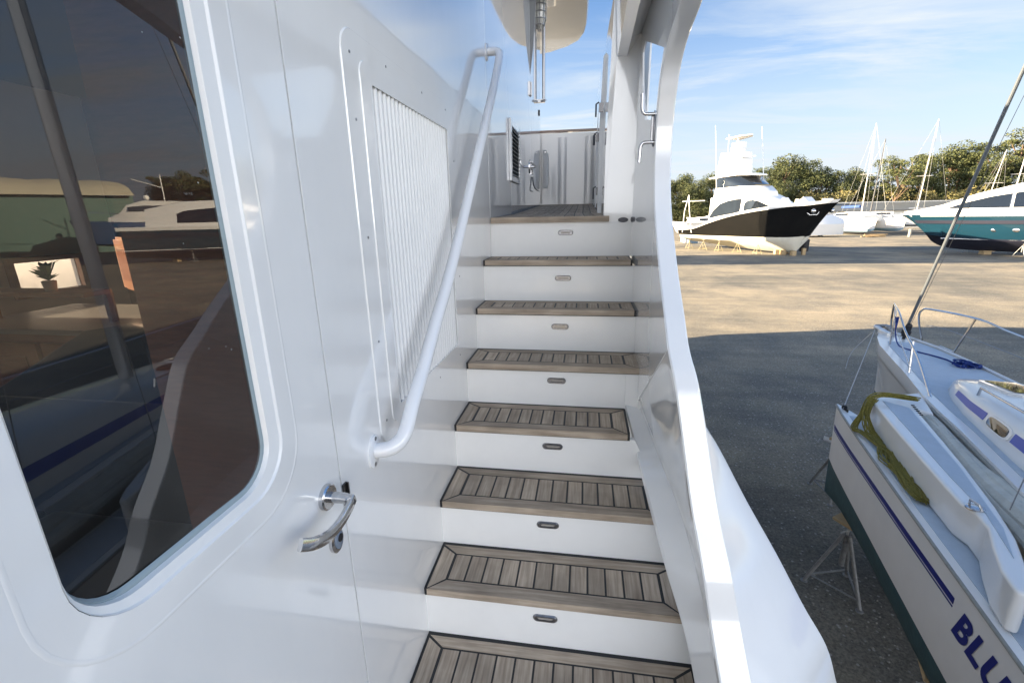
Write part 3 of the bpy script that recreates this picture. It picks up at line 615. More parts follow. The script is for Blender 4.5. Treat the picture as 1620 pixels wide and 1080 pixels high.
for y in (3.15, 4.15, 4.9):
    mb = MB(); mb.prism([(0.095, y, -0.05), (0.072, y, -0.05), (0.070, y, 0.5), (0.083, y, 0.90), (0.11, y, 0.93)], (0, 0.03, 0)); mb.build('bulwark_frame', gel_s, yacht, bevel=0.003)
# latches on the forward bulwark
for (y, z) in ((3.05, 0.60), (3.35, 0.48), (3.9, 0.55), (3.25, 0.13)):
    mb = MB(); mb.box((0.062, y, z-0.025), (0.088, y+0.015, z+0.025)); mb.tube([(0.062, y+0.01, z+0.03), (0.045, y+0.01, z+0.02), (0.045, y+0.01, z-0.05)], 0.005, 8); mb.build('gate_latch', MATS['dark_steel'], yacht)
# stainless L-shaped dogs on the inner bulwark
for (zz, dz) in ((0.335, 1), (0.240, -1)):
    mb = MB(); Y = 1.86
    mb.tube(smooth_pts([(0.239, Y, zz), (0.212, Y, zz), (0.200, Y, zz+dz*0.003), (0.193, Y, zz+dz*0.014), (0.1915, Y, zz+dz*0.030), (0.190, Y, zz+dz*0.068)], 5), 0.0062, 12)
    mb.build('door_dog', hardware, yacht)
mb = MB(); mb.disc((0.2405, 1.875, 0.2875), (-1, 0, 0), 0.062, 0.022, 0.005, 24); mb.box((0.228, 1.868, 0.24), (0.237, 1.882, 0.335)); mb.build('dog_plate', hardware_b, yacht, bevel=0.002)
mb = MB(); mb.disc((0.195, 2.552, -0.045), (0, -1, 0), 0.013, 0.026, 0.012, 20, up=(0, 0, 1)); mb.disc((0.2405, 2.50, -0.043), (-1, 0, 0), 0.013, 0.05, 0.008, 20); mb.build('rubber_bumper', mat('grey_rubber', (0.10, 0.10, 0.11), 0.5), yacht)

# --- teak deck beyond the stairs
mb = MB(); NP = 11
def dz(y): return interp([(2.534, -0.023), (3.2, -0.008), (4.0, 0.030), (5.55, 0.088)], y)
def edgeL(y): return interp([(2.534, WX+0.004), (3.1, WX+0.03), (4.0, WX+0.045), (5.55, WX+0.012)], y)
def edgeR(y): return interp([(2.534, 0.112), (2.75, 0.098), (3.2, 0.082), (5.55, 0.068)], y)
ys = [2.56+i*(5.54-2.56)/14 for i in range(15)]
mb.cur = 1
mb.loft([[Vector((WX, y, dz(y)-0.028)), Vector((WX, y, dz(y)-0.0015)), Vector((edgeR(y)+0.012, y, dz(y)-0.0015)), Vector((edgeR(y)+0.012, y, dz(y)-0.028))] for y in ys]); mb.cur = 0
for j in range(NP):
    a, b = j/NP, (j+1)/NP
    mb.tint = (rnd.random(), rnd.random(), 0.0)
    mb.loft([[Vector((lerp(edgeL(y), edgeR(y), a)+0.003, y, dz(y)+dd)) for dd in (-0.01, 0)]+[Vector((lerp(edgeL(y), edgeR(y), b)-0.003, y, dz(y)+dd)) for dd in (0, -0.01)] for y in ys])
mb.tint = (0.35, 0.2, 1.0)
mb.prism([(WX+0.004, 2.534, -0.023), (0.122, 2.534, -0.023), (0.110, 2.585, -0.0225), (WX+0.004, 2.585, -0.0225)], (0, 0, -0.030))
mb.build('teak_deck', [teak, caulk], yacht, weld=False, smooth=False)

# --- transverse bulkhead at the front of the walkway
mb = MB(); mb.prism([(-1.6, 5.56, 0.0), (0.16, 5.56, 0.0), (0.16, 5.56, 0.845), (-1.6, 5.56, 0.875)], (0, 0.05, 0))
for x in (-0.33, -0.03): mb.prism([(x, 5.56, 0.09), (x+0.03, 5.553, 0.09), (x+0.07, 5.553, 0.09), (x+0.10, 5.56, 0.09)], (0, 0, 0.72))
bh = mb.build('front_bulkhead', mat('warm_gelcoat', (0.78, 0.76, 0.73), 0.2, coat=0.6, coatr=0.05), yacht, ang=30)
mb = MB(); mb.box((-1.6, 5.545, 0.862), (0.17, 5.62, 0.885)); mb.build('cap_rail', teak_cap, bh, bevel=0.004)
mb = MB(); mb.prism([(-0.50, 5.56, 0.27), (-0.455, 5.535, 0.27), (-0.44, 5.535, 0.30), (-0.432, 5.545, 0.45), (-0.44, 5.535, 0.64), (-0.455, 5.535, 0.67), (-0.50, 5.56, 0.68)], (0.0, -0.03, 0)); mb.build('junction_box', gel_s, bh, bevel=0.006)
mb = MB(); mb.disc((-0.47, 5.515, 0.655), (0, -1, 0), 0.010, 0.010, 0.004, 12); mb.build('box_latch', hardware_b, bh)

# --- side vent with slats, hinges, latch, drip rail on the forward wall
mb = MB(); mb.box((WX, 3.235, 0.213), (WX+0.018, 3.275, 0.605)); mb.box((WX, 3.655, 0.213), (WX+0.018, 3.70, 0.605)); mb.box((WX, 3.275, 0.565), (WX+0.016, 3.655, 0.605)); mb.box((WX, 3.275, 0.213), (WX+0.016, 3.655, 0.247))
sv = mb.build('side_vent', gel, yacht, bevel=0.003)
mb = MB()
for i in range(12):
    z = 0.262+i*0.0262; mb.obox((WX+0.009, 3.465, z), (0.010, 0, -0.007), (0, 0.19, 0), (0.0006, 0, 0.0010))
mb.build('vent_slats', gel_s, sv, smooth=False)
mb = MB(); mb.box((WX+0.0005, 3.27, 0.245), (WX+0.002, 3.66, 0.567)); mb.build('vent_backing', black_r, sv)
for z in (1.06, 1.80):
    mb = MB(); mb.box((WX, 4.44, z-0.055), (WX+0.008, 4.52, z+0.055)); mb.tube([(WX+0.012, 4.481, z-0.055), (WX+0.012, 4.481, z+0.055)], 0.008, 10); mb.build('door_hinge', hardware_b, yacht)
mb = MB(); mb.disc((WX, 4.42, 0.405), (1, 0, 0), 0.06, 0.03, 0.008, 18); mb.tube([(WX+0.01, 4.42, 0.405), (WX+0.055, 4.42, 0.405), (WX+0.06, 4.35, 0.405), (WX+0.055, 3.98, 0.405)], 0.010, 10); mb.box((WX, 4.53, 0.35), (WX+0.02, 4.56, 0.46)); mb.build('side_door_handle', hardware, yacht)
mb = MB(); mb.tube(smooth_pts([(WX+0.004, 4.6, 0.33), (WX+0.02, 4.62, 0.24), (WX+0.035, 4.75, 0.215), (WX+0.035, 4.95, 0.215)], 4), 0.006, 8); mb.build('hold_back_hook', hardware_b, yacht)
mb = MB(); mb.tube([(WX+0.045, 5.36, 1.16), (WX+0.045, 5.36, 2.05)], 0.016, 12); mb.box((WX-0.01, 5.34, 1.13), (WX+0.06, 5.38, 1.16)); mb.tube([(WX+0.01, 5.36, 1.14), (WX+0.07, 5.30, 1.14)], 0.012, 8)
mb.build('grab_pole', hardware_b, yacht)
mb = MB(); mb.disc((WX, 5.30, 1.02), (1, 0, 0), 0.030, 0.018, 0.01, 14); mb.build('wall_button', black_r, yacht)
mat('dark_trim_grey', (0.16, 0.17, 0.18), 0.4)
mb = MB(); mb.prism([(WX, 4.50, 2.1), (WX+0.06, 4.50, 2.1), (WX+0.055, 4.50, 1.75), (WX+0.03, 4.50, 1.40), (WX, 4.50, 1.18)], (0, 0.02, 0)); mb.build('door_fin', MATS['dark_trim_grey'], yacht)

mb = MB()
out = [(WX, 3.4), (-0.015, 3.4), (-0.022, 5.6), (-0.035, 6.1), (-0.06, 6.35), (-0.13, 6.60), (-0.28, 6.80), (-0.52, 6.95), (-1.0, 7.1), (-2.2, 7.2), (-3.4, 7.1)]
out += [(-3.4, 5.46), (WX, 5.46)]
def ins(p, d): return p
rg = []
for z, sh in ((2.06, 0.05), (2.075, 0.015), (2.12, 0.0), (2.26, 0.0), (2.30, 0.03)):
    c = Vector((-1.7, 5.0)); rg.append([Vector((x-(sh if x > WX else 0), y-(sh if y > 5.5 else 0), z)) for x, y in out])
rg = [r_ for r_ in rg]
for a, b in zip(rg, rg[1:]):
    k = len(mb.v); n = len(a); mb.v += a+b
    for j in range(n): mb.f.append([k+j, k+(j+1) % n, k+n+(j+1) % n, k+n+j]); mb.m.append(0); mb.t.append(mb.tint)
for r_ in (rg[0], rg[-1]):
    tr = tessellate_polygon([r_]); mb.add(r_, [tuple(t) for t in tr])
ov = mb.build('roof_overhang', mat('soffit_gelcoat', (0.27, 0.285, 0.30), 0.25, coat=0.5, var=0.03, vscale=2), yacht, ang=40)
mb = MB(); mb.disc((-0.485, 5.1, 1.985), (0, 0, -1), 0.05, 0.05, 0.03, 20, up=(1, 0, 0)); lampb = mb.build('bulkhead_lamp', white_old, ov)
mb = MB(); rr = []
lc = Vector((-0.485, 5.1, 0))
for z, r_ in ((2.06, 0.052), (1.92, 0.050), (1.80, 0.044), (1.73, 0.02)): rr.append([lc+Vector((math.cos(a*math.pi/8)*r_, math.sin(a*math.pi/8)*r_, z)) for a in range(16)])
mb.loft(rr); mb.build('lamp_globe', mat('lamp_globe_glass', (0.55, 0.55, 0.52), 0.1, coat=0.8), lampb)
mb = MB()
for a in range(8):
    c, s_ = math.cos(a*math.pi/4), math.sin(a*math.pi/4); mb.tube([lc+Vector((c*0.058, s_*0.058, 1.97)), lc+Vector((c*0.056, s_*0.056, 1.80)), lc+Vector((c*0.02, s_*0.02, 1.71))], 0.004, 6)
for z, r_ in ((1.93, 0.058), (1.87, 0.058), (1.81, 0.057), (1.76, 0.045)): mb.tube([lc+Vector((math.cos(a*math.pi/8)*r_, math.sin(a*math.pi/8)*r_, z)) for a in range(17)], 0.004, 6)
mb.build('lamp_cage', hardware_b, lampb)
mb = MB(); mb.box((-0.53, 5.05, 1.985), (-0.44, 5.15, 2.08)); mb.build('lamp_base', white_old, lampb, bevel=0.01)

# --- the rest of the house and hull (out of shot, but it is what shades the yard)
mb = MB()
mb.box((-4.9, -2.6, -0.05), (-4.86, -0.4, 3.0)); mb.box((-4.9, -0.4, -1.65), (-4.86, 2.2, 3.0)); mb.box((-4.9, 2.2, 0.5), (-4.86, 2.95, 3.0)); mb.box((-4.9, 2.2, -1.65), (-4.86, 2.95, -0.15)); mb.box((-4.9, 2.95, -1.65), (-4.86, 3.2, 3.0)); mb.box((-4.9, 3.2, -0.33), (-4.86, 3.72, 3.0)); mb.box((-4.9, 3.2, -1.65), (-4.86, 3.72, -0.60)); mb.box((-4.9, 3.72, -1.6), (-4.86, 5.45, 3.0))
mb.box((-4.9, -2.64, -1.65), (-0.53, -2.6, 3.0)); mb.box((-4.9, 5.41, -0.4), (-0.551, 5.45, 3.0)); mb.box((-5.3, -3.2, 3.0), (-0.35, 4.4, 3.12)); mb.box((-4.8, -4.5, 3.12), (-0.9, 3.5, 4.1)); mb.box((-4.6, -3.5, 5.3), (-1.0, 1.2, 5.4))
for x in (-4.5, -1.1):
    for y in (-3.2, 0.9): mb.box((x-.04, y-.04, 4.1), (x+.04, y+.04, 5.3))
mb.build('deckhouse', gel_s, yacht, smooth=False)
mb = MB(); rings = []
for (y, hw, sheer, kl) in [(-9, 2.6, -1.7, -3.4), (-4, 3.0, -1.7, -3.9), (0.6, 3.15, -1.8, -4.0), (1.3, 3.0, -1.8, -4.0), (2.0, 2.98, -1.75, -4.0), (2.62, 2.95, -1.7, -4.0), (2.64, 2.84, -0.12, -4.0), (5.6, 2.76, 0.0, -4.0), (9, 2.5, 0.25, -3.9), (12.5, 1.8, 0.6, -3.6), (15.2, 0.95, 0.9, -3.2), (16.6, 0.4, 1.05, -2.3), (18.0, 0.05, 1.15, -0.2)]:
    cx_ = -2.72; rings.append([Vector((cx_-hw, y, sheer)), Vector((cx_-hw*0.8, y, lerp(sheer, kl, .7))), Vector((cx_, y, kl)), Vector((cx_+hw*0.8, y, lerp(sheer, kl, .7))), Vector((cx_+hw, y, sheer))])
mb.loft(rings, closed=False, cap=False)
mb.build('hull', gel_s, yacht, ang=50)
mb = MB(); mb.add([(-5.6, 5.62, 0.0), (0.0, 5.62, 0.0), (-0.55, 9, 0.22), (-1.0, 12.5, 0.55), (-2.72, 17.9, 1.1), (-4.4, 12.5, 0.55), (-4.9, 9, 0.22)], [tuple(range(7))]); mb.build('foredeck', gel_s, yacht, smooth=False)
mb = MB(); mb.prism([(0.292, 1.88, -1.9), (0.292, 5.6, -1.9), (0.292, 5.6, 0.25), (0.292, 1.88, 0.25)], (0.008, 0, 0)); mb.prism([(0.292, 2.62, 0.25), (0.292, 5.6, 0.25), (0.292, 5.6, 0.95), (0.292, 2.62, 0.95)], (0.008, 0, 0)); mb.build('outer_skin', gel_s, yacht, smooth=False)

# --- cabin seen through the door window
mb = MB(); mb.cur = 0
mb.box((-4.86, -2.6, -1.62), (-0.552, 4.2, -1.60)); mb.box((-4.86, -2.6, 1.15), (-0.552, 4.2, 1.17))
mb.cur = 1
mb.box((-1.17, 1.02, -1.6), (-0.552, 1.05, 1.15))            # mahogany bulkhead beside the door
mb.box((-4.86, 4.17, -1.6), (-0.552, 4.20, 1.15))
mb.build('cabin_lining', [int_dark, wood_int], yacht, smooth=False)
mb = MB(); mb.box((-4.85, 3.16, -0.64), (-4.80, 3.76, -0.60)); mb.box((-4.85, 3.16, -0.33), (-4.80, 3.76, -0.29)); mb.box((-4.85, 3.16, -0.60), (-4.80, 3.20, -0.33)); mb.box((-4.85, 3.72, -0.60), (-4.80, 3.76, -0.33)); mb.build('far_window_frame', wood_lt, yacht, bevel=0.004)

def local_thing(name, label, cat, loc, rz=0, group=None): return thing(name, label, cat, loc, rz, group)
cab = local_thing('galley_cabinet', 'orange wood galley cabinet in the cabin, seen through the door window', 'cabinet', (-3.0, 2.45, -1.6))
mb = MB(); mb.box((-3.6, 2.05, -1.6), (-2.5, 2.70, -0.60)); mb.build('carcass', wood_int, cab, bevel=0.004)
mb = MB(); mb.box((-3.65, 2.0, -0.60), (-2.45, 2.72, -0.57)); mb.build('worktop', mat('grey_worktop', (0.30, 0.31, 0.31), 0.3), cab, bevel=0.004)
mb = MB(); mb.box((-3.6, 2.08, -0.405), (-2.72, 2.24, -0.378)); mb.box((-3.6, 2.2, -0.57), (-3.57, 2.24, -0.405)); mb.box((-2.75, 2.2, -0.57), (-2.72, 2.24, -0.405)); mb.build('shelf', wood_int, cab, bevel=0.003)
for x in (-3.56, -3.04):
    mb = MB(); mb.box((x, 2.03, -1.5), (x+0.48, 2.05, -0.66)); d = mb.build('cabinet_door', wood_lt, cab, bevel=0.004)
    mb = MB(); mb.box((x+0.08, 2.022, -1.42), (x+0.40, 2.03, -0.74)); mb.build('raised_panel', wood_int, d, bevel=0.003)
up = local_thing('wall_cupboard', 'cherry wood wall cupboard above the galley worktop inside the cabin', 'cupboard', (-2.8, 2.6, -0.3))
ux = Vector((.87, -.5, 0)); uy = Vector((-.5, -.87, 0)); uc = Vector((-2.72, 2.42, -0.27))
mb = MB(); mb.obox(uc-uy*.1, ux*.36, uy*.1, (0, 0, .17)); mb.build('carcass', wood_lt, up, bevel=0.005)
for q in (-.18, .18):
    mb = MB(); mb.obox(uc+ux*q+uy*.008, ux*.165, uy*.008, (0, 0, .155)); cd = mb.build('cupboard_door', wood_lt, up, bevel=0.003)
    mb = MB(); mb.obox(uc+ux*q+uy*.019, ux*.11, uy*.003, (0, 0, .10)); mb.build('raised_panel', wood_int, cd, bevel=0.002)
pl = local_thing('potted_plant', 'small green plant in a white pot by the sunlit cabin window', 'plant', (-3.02, 2.15, -0.378))
mb = MB(); mb.loft([[Vector((-3.02+math.cos(a*math.pi/8)*r_, 2.15+math.sin(a*math.pi/8)*r_, z)) for a in range(16)] for z, r_ in ((-0.378, 0.026), (-0.325, 0.034), (-0.32, 0.028))]); mb.build('pot', pot_w, pl)
mb = MB()
for i in range(26):
    a = rnd.random()*6.28; e = rnd.uniform(0.015, 0.05); z = rnd.uniform(-0.30, -0.22); c = Vector((-3.02+math.cos(a)*e, 2.15+math.sin(a)*e, z)); t = Vector((math.cos(a), math.sin(a), 0.4))*0.03; s_ = Vector((-math.sin(a), math.cos(a), 0))*0.012
    mb.add([(-3.02, 2.15, -0.32), c-s_, c+t, c+s_], [(0, 1, 2, 3)])
mb.build('leaves', leaf_in, pl, smooth=False)
con = local_thing('helm_console', 'dark console with a chrome lever inside the cabin', 'console', (-1.7, 1.75, -1.6))
mb = MB(); mb.prism([(-2.35, 1.35, -1.6), (-2.35, 2.0, -1.6), (-2.35, 2.0, -0.52), (-2.35, 1.75, -0.50), (-2.35, 1.35, -0.66)], (0.95, 0, 0)); mb.build('console_body', int_seat, con, bevel=0.01)
mb = MB(); mb.tube([(-1.72, 1.66, -0.56), (-1.72, 1.64, -0.46), (-1.72, 1.62, -0.41)], 0.008, 8); mb.ball((-1.72, 1.62, -0.40), 0.018, 6); mb.disc((-1.72, 1.66, -0.565), (0, 0, 1), 0.04, 0.05, 0.012, 16, up=(1, 0, 0)); mb.build('throttle', hardware, con)
sofa = local_thing('cabin_settee', 'low dark vinyl settee on the cabin floor behind the door glass', 'settee', (-1.5, 0.3, -1.6))
mb = MB(); mb.box((-2.6, 0.2, -1.6), (-1.3, 1.2, -1.18)); mb.build('base', int_dark, sofa, bevel=0.01)
mb = MB(); mb.box((-2.58, 0.22, -1.18), (-1.95, 1.18, -1.02)); mb.box((-1.93, 0.22, -1.18), (-1.3, 1.18, -1.02)); mb.build('seat_cushion', int_seat, sofa, bevel=0.04, seg=4)
mb = MB(); mb.box((-2.75, 0.2, -1.18), (-2.6, 1.2, -0.72)); mb.build('backrest', int_seat, sofa, bevel=0.04, seg=4)

# ================================================================ TRIMARAN
TB = Vector((4.87, 8.1)); TA = Vector((.213, .977)); TP = Vector((.977, -.213))
def T(s, t, z): q = TB-TA*s+TP*t; return Vector((q.x, q.y, z))
tri = thing('trimaran', 'white folding trimaran with navy stripes and lettering beside our yacht', 'sailboat', (*T(4, -0.3, 0).to_2d(), G))
SH = -1.98
def hb(s): return interp([(0, 0.015), (0.25, 0.13), (0.5, 0.22), (1.0, 0.36), (1.7, 0.46), (2.6, 0.53), (3.5, 0.63), (4.7, 0.80), (5.5, 0.90), (7, 1.0), (8.2, 0.95)], s)
def hp(s): return interp([(0, 0.015), (0.25, 0.13), (0.5, 0.22), (1.0, 0.34), (1.7, 0.42), (2.3, 0.48), (3.2, 0.60), (4.0, 0.63), (5.0, 0.71), (6.2, 0.80), (8.2, 0.85)], s)
ss = [0, 0.12, 0.25, 0.5, 0.75, 1.0, 1.4, 1.8, 2.2, 2.6, 3.0, 3.5, 4.0, 4.7, 5.5, 6.2, 7, 8.2]
def msec(s):
    b = hb(s); bp = hp(s)/max(b, 1e-6); k = interp([(0, 0.25), (1, 0.62), (3, 0.8), (8.2, 0.8)], s); z = [SH, SH-0.10, SH-0.16, SH-0.19, -2.6, -3.0, -3.22, -3.3]
    hwl = [b, b*1.0, b*0.97, b*0.95, b*min(1, k+0.1)*0.8, b*k*0.6, b*k*0.42, 0.0]
    zz = list(z); 
    if s < 1.0: zz = [SH, SH-0.10, SH-0.16, SH-0.19, -2.6, -2.95, -3.1+0.1*(1-s), -3.2+0.25*(1-s)]
    P = [T(s+(0.22*(SH-q)/1.2 if s < 1.5 else 0)*max(0, 1-s/1.5), -w_*bp, q) for w_, q in zip(hwl, zz)]; Q = [T(s+(0.22*(SH-q)/1.2 if s < 1.5 else 0)*max(0, 1-s/1.5), w_, q) for w_, q in zip(hwl, zz)]
    return P+Q[:-1][::-1]
def hmat(i, j):
    jj = min(j, 13-j)
    return {0: 0, 1: 0, 2: 1}.get(jj, 2 if jj >= 5 else 0)
mb = MB(); mb.loft([msec(s) for s in ss], closed=False, cap=False, matf=hmat)
mb.build('main_hull', [boat_w, rub_gray, tri_bottom], tri, ang=30)
mb = MB()
top = [T(s, -hp(s), SH) for s in ss]+[T(s, hb(s), SH) for s in ss[::-1]]
mb.prism(top, (0, 0, 0.012)); mb.build('deck', boat_w, tri, smooth=False)
mb = MB(); sd_ = [0.75, 1.0, 1.4, 1.8, 2.2, 2.6, 3.0, 3.5, 4.0, 4.7, 5.5, 6.2, 7, 8.0]
mb.prism([T(s, -hp(s)+interp([(0, .12), (3, .10), (8, .08)], s), SH+0.012) for s in sd_]+[T(s, hb(s)-0.07, SH+0.012) for s in sd_[::-1]], (0, 0, 0.006)); mb.build('nonskid_deck', nonskid, tri, smooth=False)
# toe rail
mb = MB(); mb.tube([T(s, hb(s)-0.02, SH+0.03) for s in ss[1:]], 0.018, 6); mb.build('toe_rail', boat_w, tri)
# trunk cabin
def tw(s): return interp([(2.66, 0.05), (2.72, 0.16), (2.85, 0.27), (3.1, 0.36), (3.6, 0.45), (4.5, 0.53), (5.5, 0.59), (7.2, 0.65)], s)
ts = [2.64, 2.68, 2.74, 2.85, 3.0, 3.2, 3.6, 4.0, 4.5, 5.0, 5.5, 6.3, 7.2]
def tsec(s):
    a = tw(s); hgt = interp([(2.64, 0.02), (2.74, 0.09), (2.85, 0.14), (3.2, 0.20), (4, 0.27), (5.5, 0.36), (7.2, 0.42)], s); z0 = SH+0.012
    pr = [(1.0, 0), (0.985, 0.25), (0.90, 0.72), (0.80, 0.93), (0.62, 1.0), (0.3, 1.05), (0, 1.07)]
    P = [T(s, -a*w_, z0+hgt*q) for w_, q in pr]; Q = [T(s, a*w_, z0+hgt*q) for w_, q in pr]
    return P+Q[:-1][::-1]
mb = MB(); mb.loft([tsec(s) for s in ts], closed=False, cap=False); mb.add(tsec(7.2), [tuple(range(13))]); mb.add(tsec(2.64), [tuple(range(13))])
trunk = mb.build('trunk_cabin', boat_w, tri, ang=60)
def side(s, v, off=0.004):
    """point on the port side of the trunk, v 0 bottom .. 1 upper edge"""
    a = tw(s); hgt = interp([(2.64, 0.02), (2.74, 0.09), (2.85, 0.14), (3.2, 0.20), (4, 0.27), (5.5, 0.36), (7.2, 0.42)], s); z0 = SH+0.012
    w_ = interp([(0.25, 0.985), (0.72, 0.90)], v); return T(s, -a*w_-off, z0+hgt*v+off*0.3)
mb = MB()
for (s0, s1) in ((3.22, 3.93), (4.40, 6.8)):
    q = [s0+(s1-s0)*i/10 for i in range(11)]
    mb.loft([[side(s, .36, .001), side(s, .36), side(s, .62), side(s, .62, .001)] for s in q])
mb.build('cabin_stripe', blue_str, trunk)
mb = MB()
def oval(s0, s1, v0, v1, off):
    out = []
    for i in range(20):
        a = 2*math.pi*i/20; c = math.copysign(abs(math.cos(a))**.5, math.cos(a)); d = math.copysign(abs(math.sin(a))**.6, math.sin(a))
        out.append(side((s0+s1)/2+(s1-s0)/2*c, (v0+v1)/2+(v1-v0)/2*d, off))
    return out
mb.loft([oval(3.96, 4.38, .28, .68, .001), oval(3.96, 4.38, .28, .68, .010), oval(3.99, 4.35, .32, .64, .011)]); pw = mb.build('port_window', boat_w, trunk)
mb = MB(); mb.loft([oval(3.995, 4.345, .325, .635, .0105), oval(4.0, 4.34, .33, .63, .013)]); mb.build('pane', glass_d, pw)
def trun_top(s, t):
    hgt = interp([(2.64, 0.02), (2.74, 0.09), (2.85, 0.14), (3.2, 0.20), (4, 0.27), (5.5, 0.36), (7.2, 0.42)], s); return T(s, t, SH+0.012+hgt*1.05)
mb = MB(); mb.loft([[trun_top(s, t)+Vector((0, 0, z)) for s, t in ((3.05, -.10), (3.12, -.17), (3.60, -.17), (3.66, -.10), (3.66, .10), (3.60, .17), (3.12, .17), (3.05, .10))] for z in (-0.01, 0.025)]); ht = mb.build('deck_hatch', boat_w, trunk)
mb = MB(); mb.loft([[trun_top(s, t)+Vector((0, 0, z)) for s, t in ((3.12, -.12), (3.59, -.12), (3.59, .12), (3.12, .12))] for z in (0.02, 0.032)]); mb.build('hatch_lens', glass_d, ht)
mb = MB(); mb.tube([trun_top(3.6, -.38)+Vector((0, 0, -.03)), trun_top(3.62, -.38)+Vector((0, 0, .05)), trun_top(4.6, -.46)+Vector((0, 0, .05)), trun_top(4.62, -.46)+Vector((0, 0, -.03))], 0.012, 8); mb.build('grab_rail', hardware, trunk)
mb = MB(); mb.disc(trun_top(3.95, -.12), (0, 0, 1), 0.09, 0.12, 0.03, 20, up=(1, 0, 0)); mb.build('winch_base', black_r, trunk)
# mast, boom, forestay with furler
mast_foot = T(4.45, -0.05, -1.62); mast_top = T(4.75, -0.05, 7.8)
mb = MB(); mb.tube([mast_foot, mast_foot.lerp(mast_top, .5), mast_top], [0.085, 0.085, 0.06], 14, flat=0.6)
mst = mb.build('mast', alu, tri)
mb = MB(); p = mast_foot.lerp(mast_top, .45); mb.tube([p-Vector((.55, 0.1, 0)), p+Vector((.55, -.1, 0))], 0.02, 8); mb.build('spreader', alu, mst)
mb = MB(); bowp = T(0.52, 0.10, SH); hounds = mast_foot.lerp(mast_top, .93)
mb.tube([bowp+Vector((0, 0, .10)), hounds], 0.019, 10); mb.build('forestay_foil', mat('foil_grey', (0.16, 0.18, 0.20), 0.4, metal=0.5), tri)
mb = MB(); mb.tube([bowp+Vector((0, 0, 0.0)), bowp.lerp(hounds, .006), bowp.lerp(hounds, .008), bowp.lerp(hounds, .028), bowp.lerp(hounds, .030)], [.02, .02, .045, .04, .02], 12); mb.tube([bowp.lerp(hounds, .012), bowp.lerp(hounds, .016)], .06, 14); mb.build('furling_drum', black_r, tri)
mb = MB()
for q, fr in (((6.5, -0.95), 1), ((6.5, 0.95), 1), ((5.3, -0.9), .5), ((5.3, .9), .5)): mb.tube([T(q[0], q[1], SH), mast_foot.lerp(mast_top, .93 if fr == 1 else .45)], 0.004, 6)
mb.tube([bowp+Vector((.03, 0, .1)), hounds+Vector((.08, -.2, -.3))], 0.003, 5)
mb.build('rigging', hardware_b, tri)
# pulpit
def rod(mb, pts, r=0.0125, k=5): mb.tube(smooth_pts(pts, k) if len(pts) > 2 else pts, r, 8)
mb = MB(); zr = -1.42
rod(mb, [T(0.42, 0.02, SH), T(0.50, -0.08, -1.75), T(0.60, -0.13, zr)])
rod(mb, [T(0.60, -0.13, zr), T(1.2, -0.26, zr-0.02), T(1.9, -0.40, zr-0.14), T(2.55, -0.47, -1.72), T(3.15, -0.53, SH)], k=6)
rod(mb, [T(0.62, 0.30, SH), T(0.72, 0.16, -1.62), T(0.82, 0.13, -1.46), T(0.95, 0.20, zr), T(1.5, 0.47, zr), T(2.3, 0.50, zr-0.02), T(4.2, 0.70, zr-0.04), T(6, 0.9, zr-.04)])
rod(mb, [T(2.3, -0.43, SH), T(2.2, -0.42, -1.60)], .012)
rod(mb, [T(1.25, 0.40, SH), T(1.45, 0.46, zr)], .0115); rod(mb, [T(3.3, 0.58, SH), T(3.3, 0.60, zr-.02)], .0115)
rod(mb, [T(0.95, -0.20, SH), T(0.92, -0.2, zr)], .011); rod(mb, [T(0.62, -0.13, zr-.02), T(1.0, -.18, -1.72), T(2.3, -.43, -1.9)], .006)
mb.build('pulpit', hardware, tri)
mb = MB(); rod(mb, [T(0.9, 0.18, -1.66), T(1.45, 0.45, -1.68), T(6, 0.9, -1.7)], 0.004); mb.build('lifeline', hardware_b, tri)
mb = MB(); mb.tube([T(0.98, 0.36, SH+.05), T(1.25, 0.40, SH+.05)], 0.011, 8)
for s in (1.06, 1.17): mb.tube([T(s, 0.37, SH), T(s, 0.37, SH+.05)], 0.010, 6)
mb.build('deck_cleat', hardware, tri)
# bow roller with tube
mb = MB(); mb.tube([T(0.35, -0.02, SH+.03), T(-0.10, -0.07, SH+.05)], 0.035, 12); mb.box(T(0.2, -0.13, SH), T(0.42, -0.02, SH+.07)); mb.build('bow_roller', boat_w, tri)
mb = MB(); mb.tube([T(-.08, -.07, SH+.06), T(.05, .02, SH+.10), T(.22, .05, SH+.06)], 0.03, 8); mb.ball(T(0.12, 0.03, SH+.09), 0.045, 6); mb.build('anchor_shackle', hardware_b, tri)
# float hull
FZ = -2.30
def fo(s): return interp([(2.80, -1.245), (3.1, -1.262), (3.6, -1.272), (5, -1.275), (7, -1.26), (8.6, -1.18)], s)
def fi(s): return interp([(2.80, -1.235), (3.0, -1.15), (3.3, -1.05), (3.8, -0.94), (4.5, -0.88), (8.6, -0.90)], s)
fs = [2.80, 2.9, 3.1, 3.35, 3.7, 4.2, 4.8, 5.5, 6.2, 7, 7.8, 8.6]
def fsec(s):
    o, i_ = fo(s), fi(s); c = (o+i_)/2; rk = 0.10*max(0, 1-(s-2.8)/0.6)
    zz = [FZ, -2.985, -3.02, -3.2, -3.36, -3.42]
    lo = [o, lerp(o, c, .03), lerp(o, c, .06), lerp(o, c, .25), lerp(o, c, .6), c]
    ri = [i_, lerp(i_, c, .05), lerp(i_, c, .08), lerp(i_, c, .3), lerp(i_, c, .6)]
    P = [T(s+rk*(FZ-z), t, z) for t, z in zip(lo, zz)]; Q = [T(s+rk*(FZ-z), t, z) for t, z in zip(ri, zz)]
    return P+Q[::-1]
mb = MB(); mb.loft([fsec(s) for s in fs], closed=False, cap=False, matf=lambda i, j: 1 if 1 <= j <= 8 else 0); mb.add(fsec(2.8), [tuple(range(11))])
flt = mb.build('float_hull', [tri_side, tri_bottom], tri, ang=40)
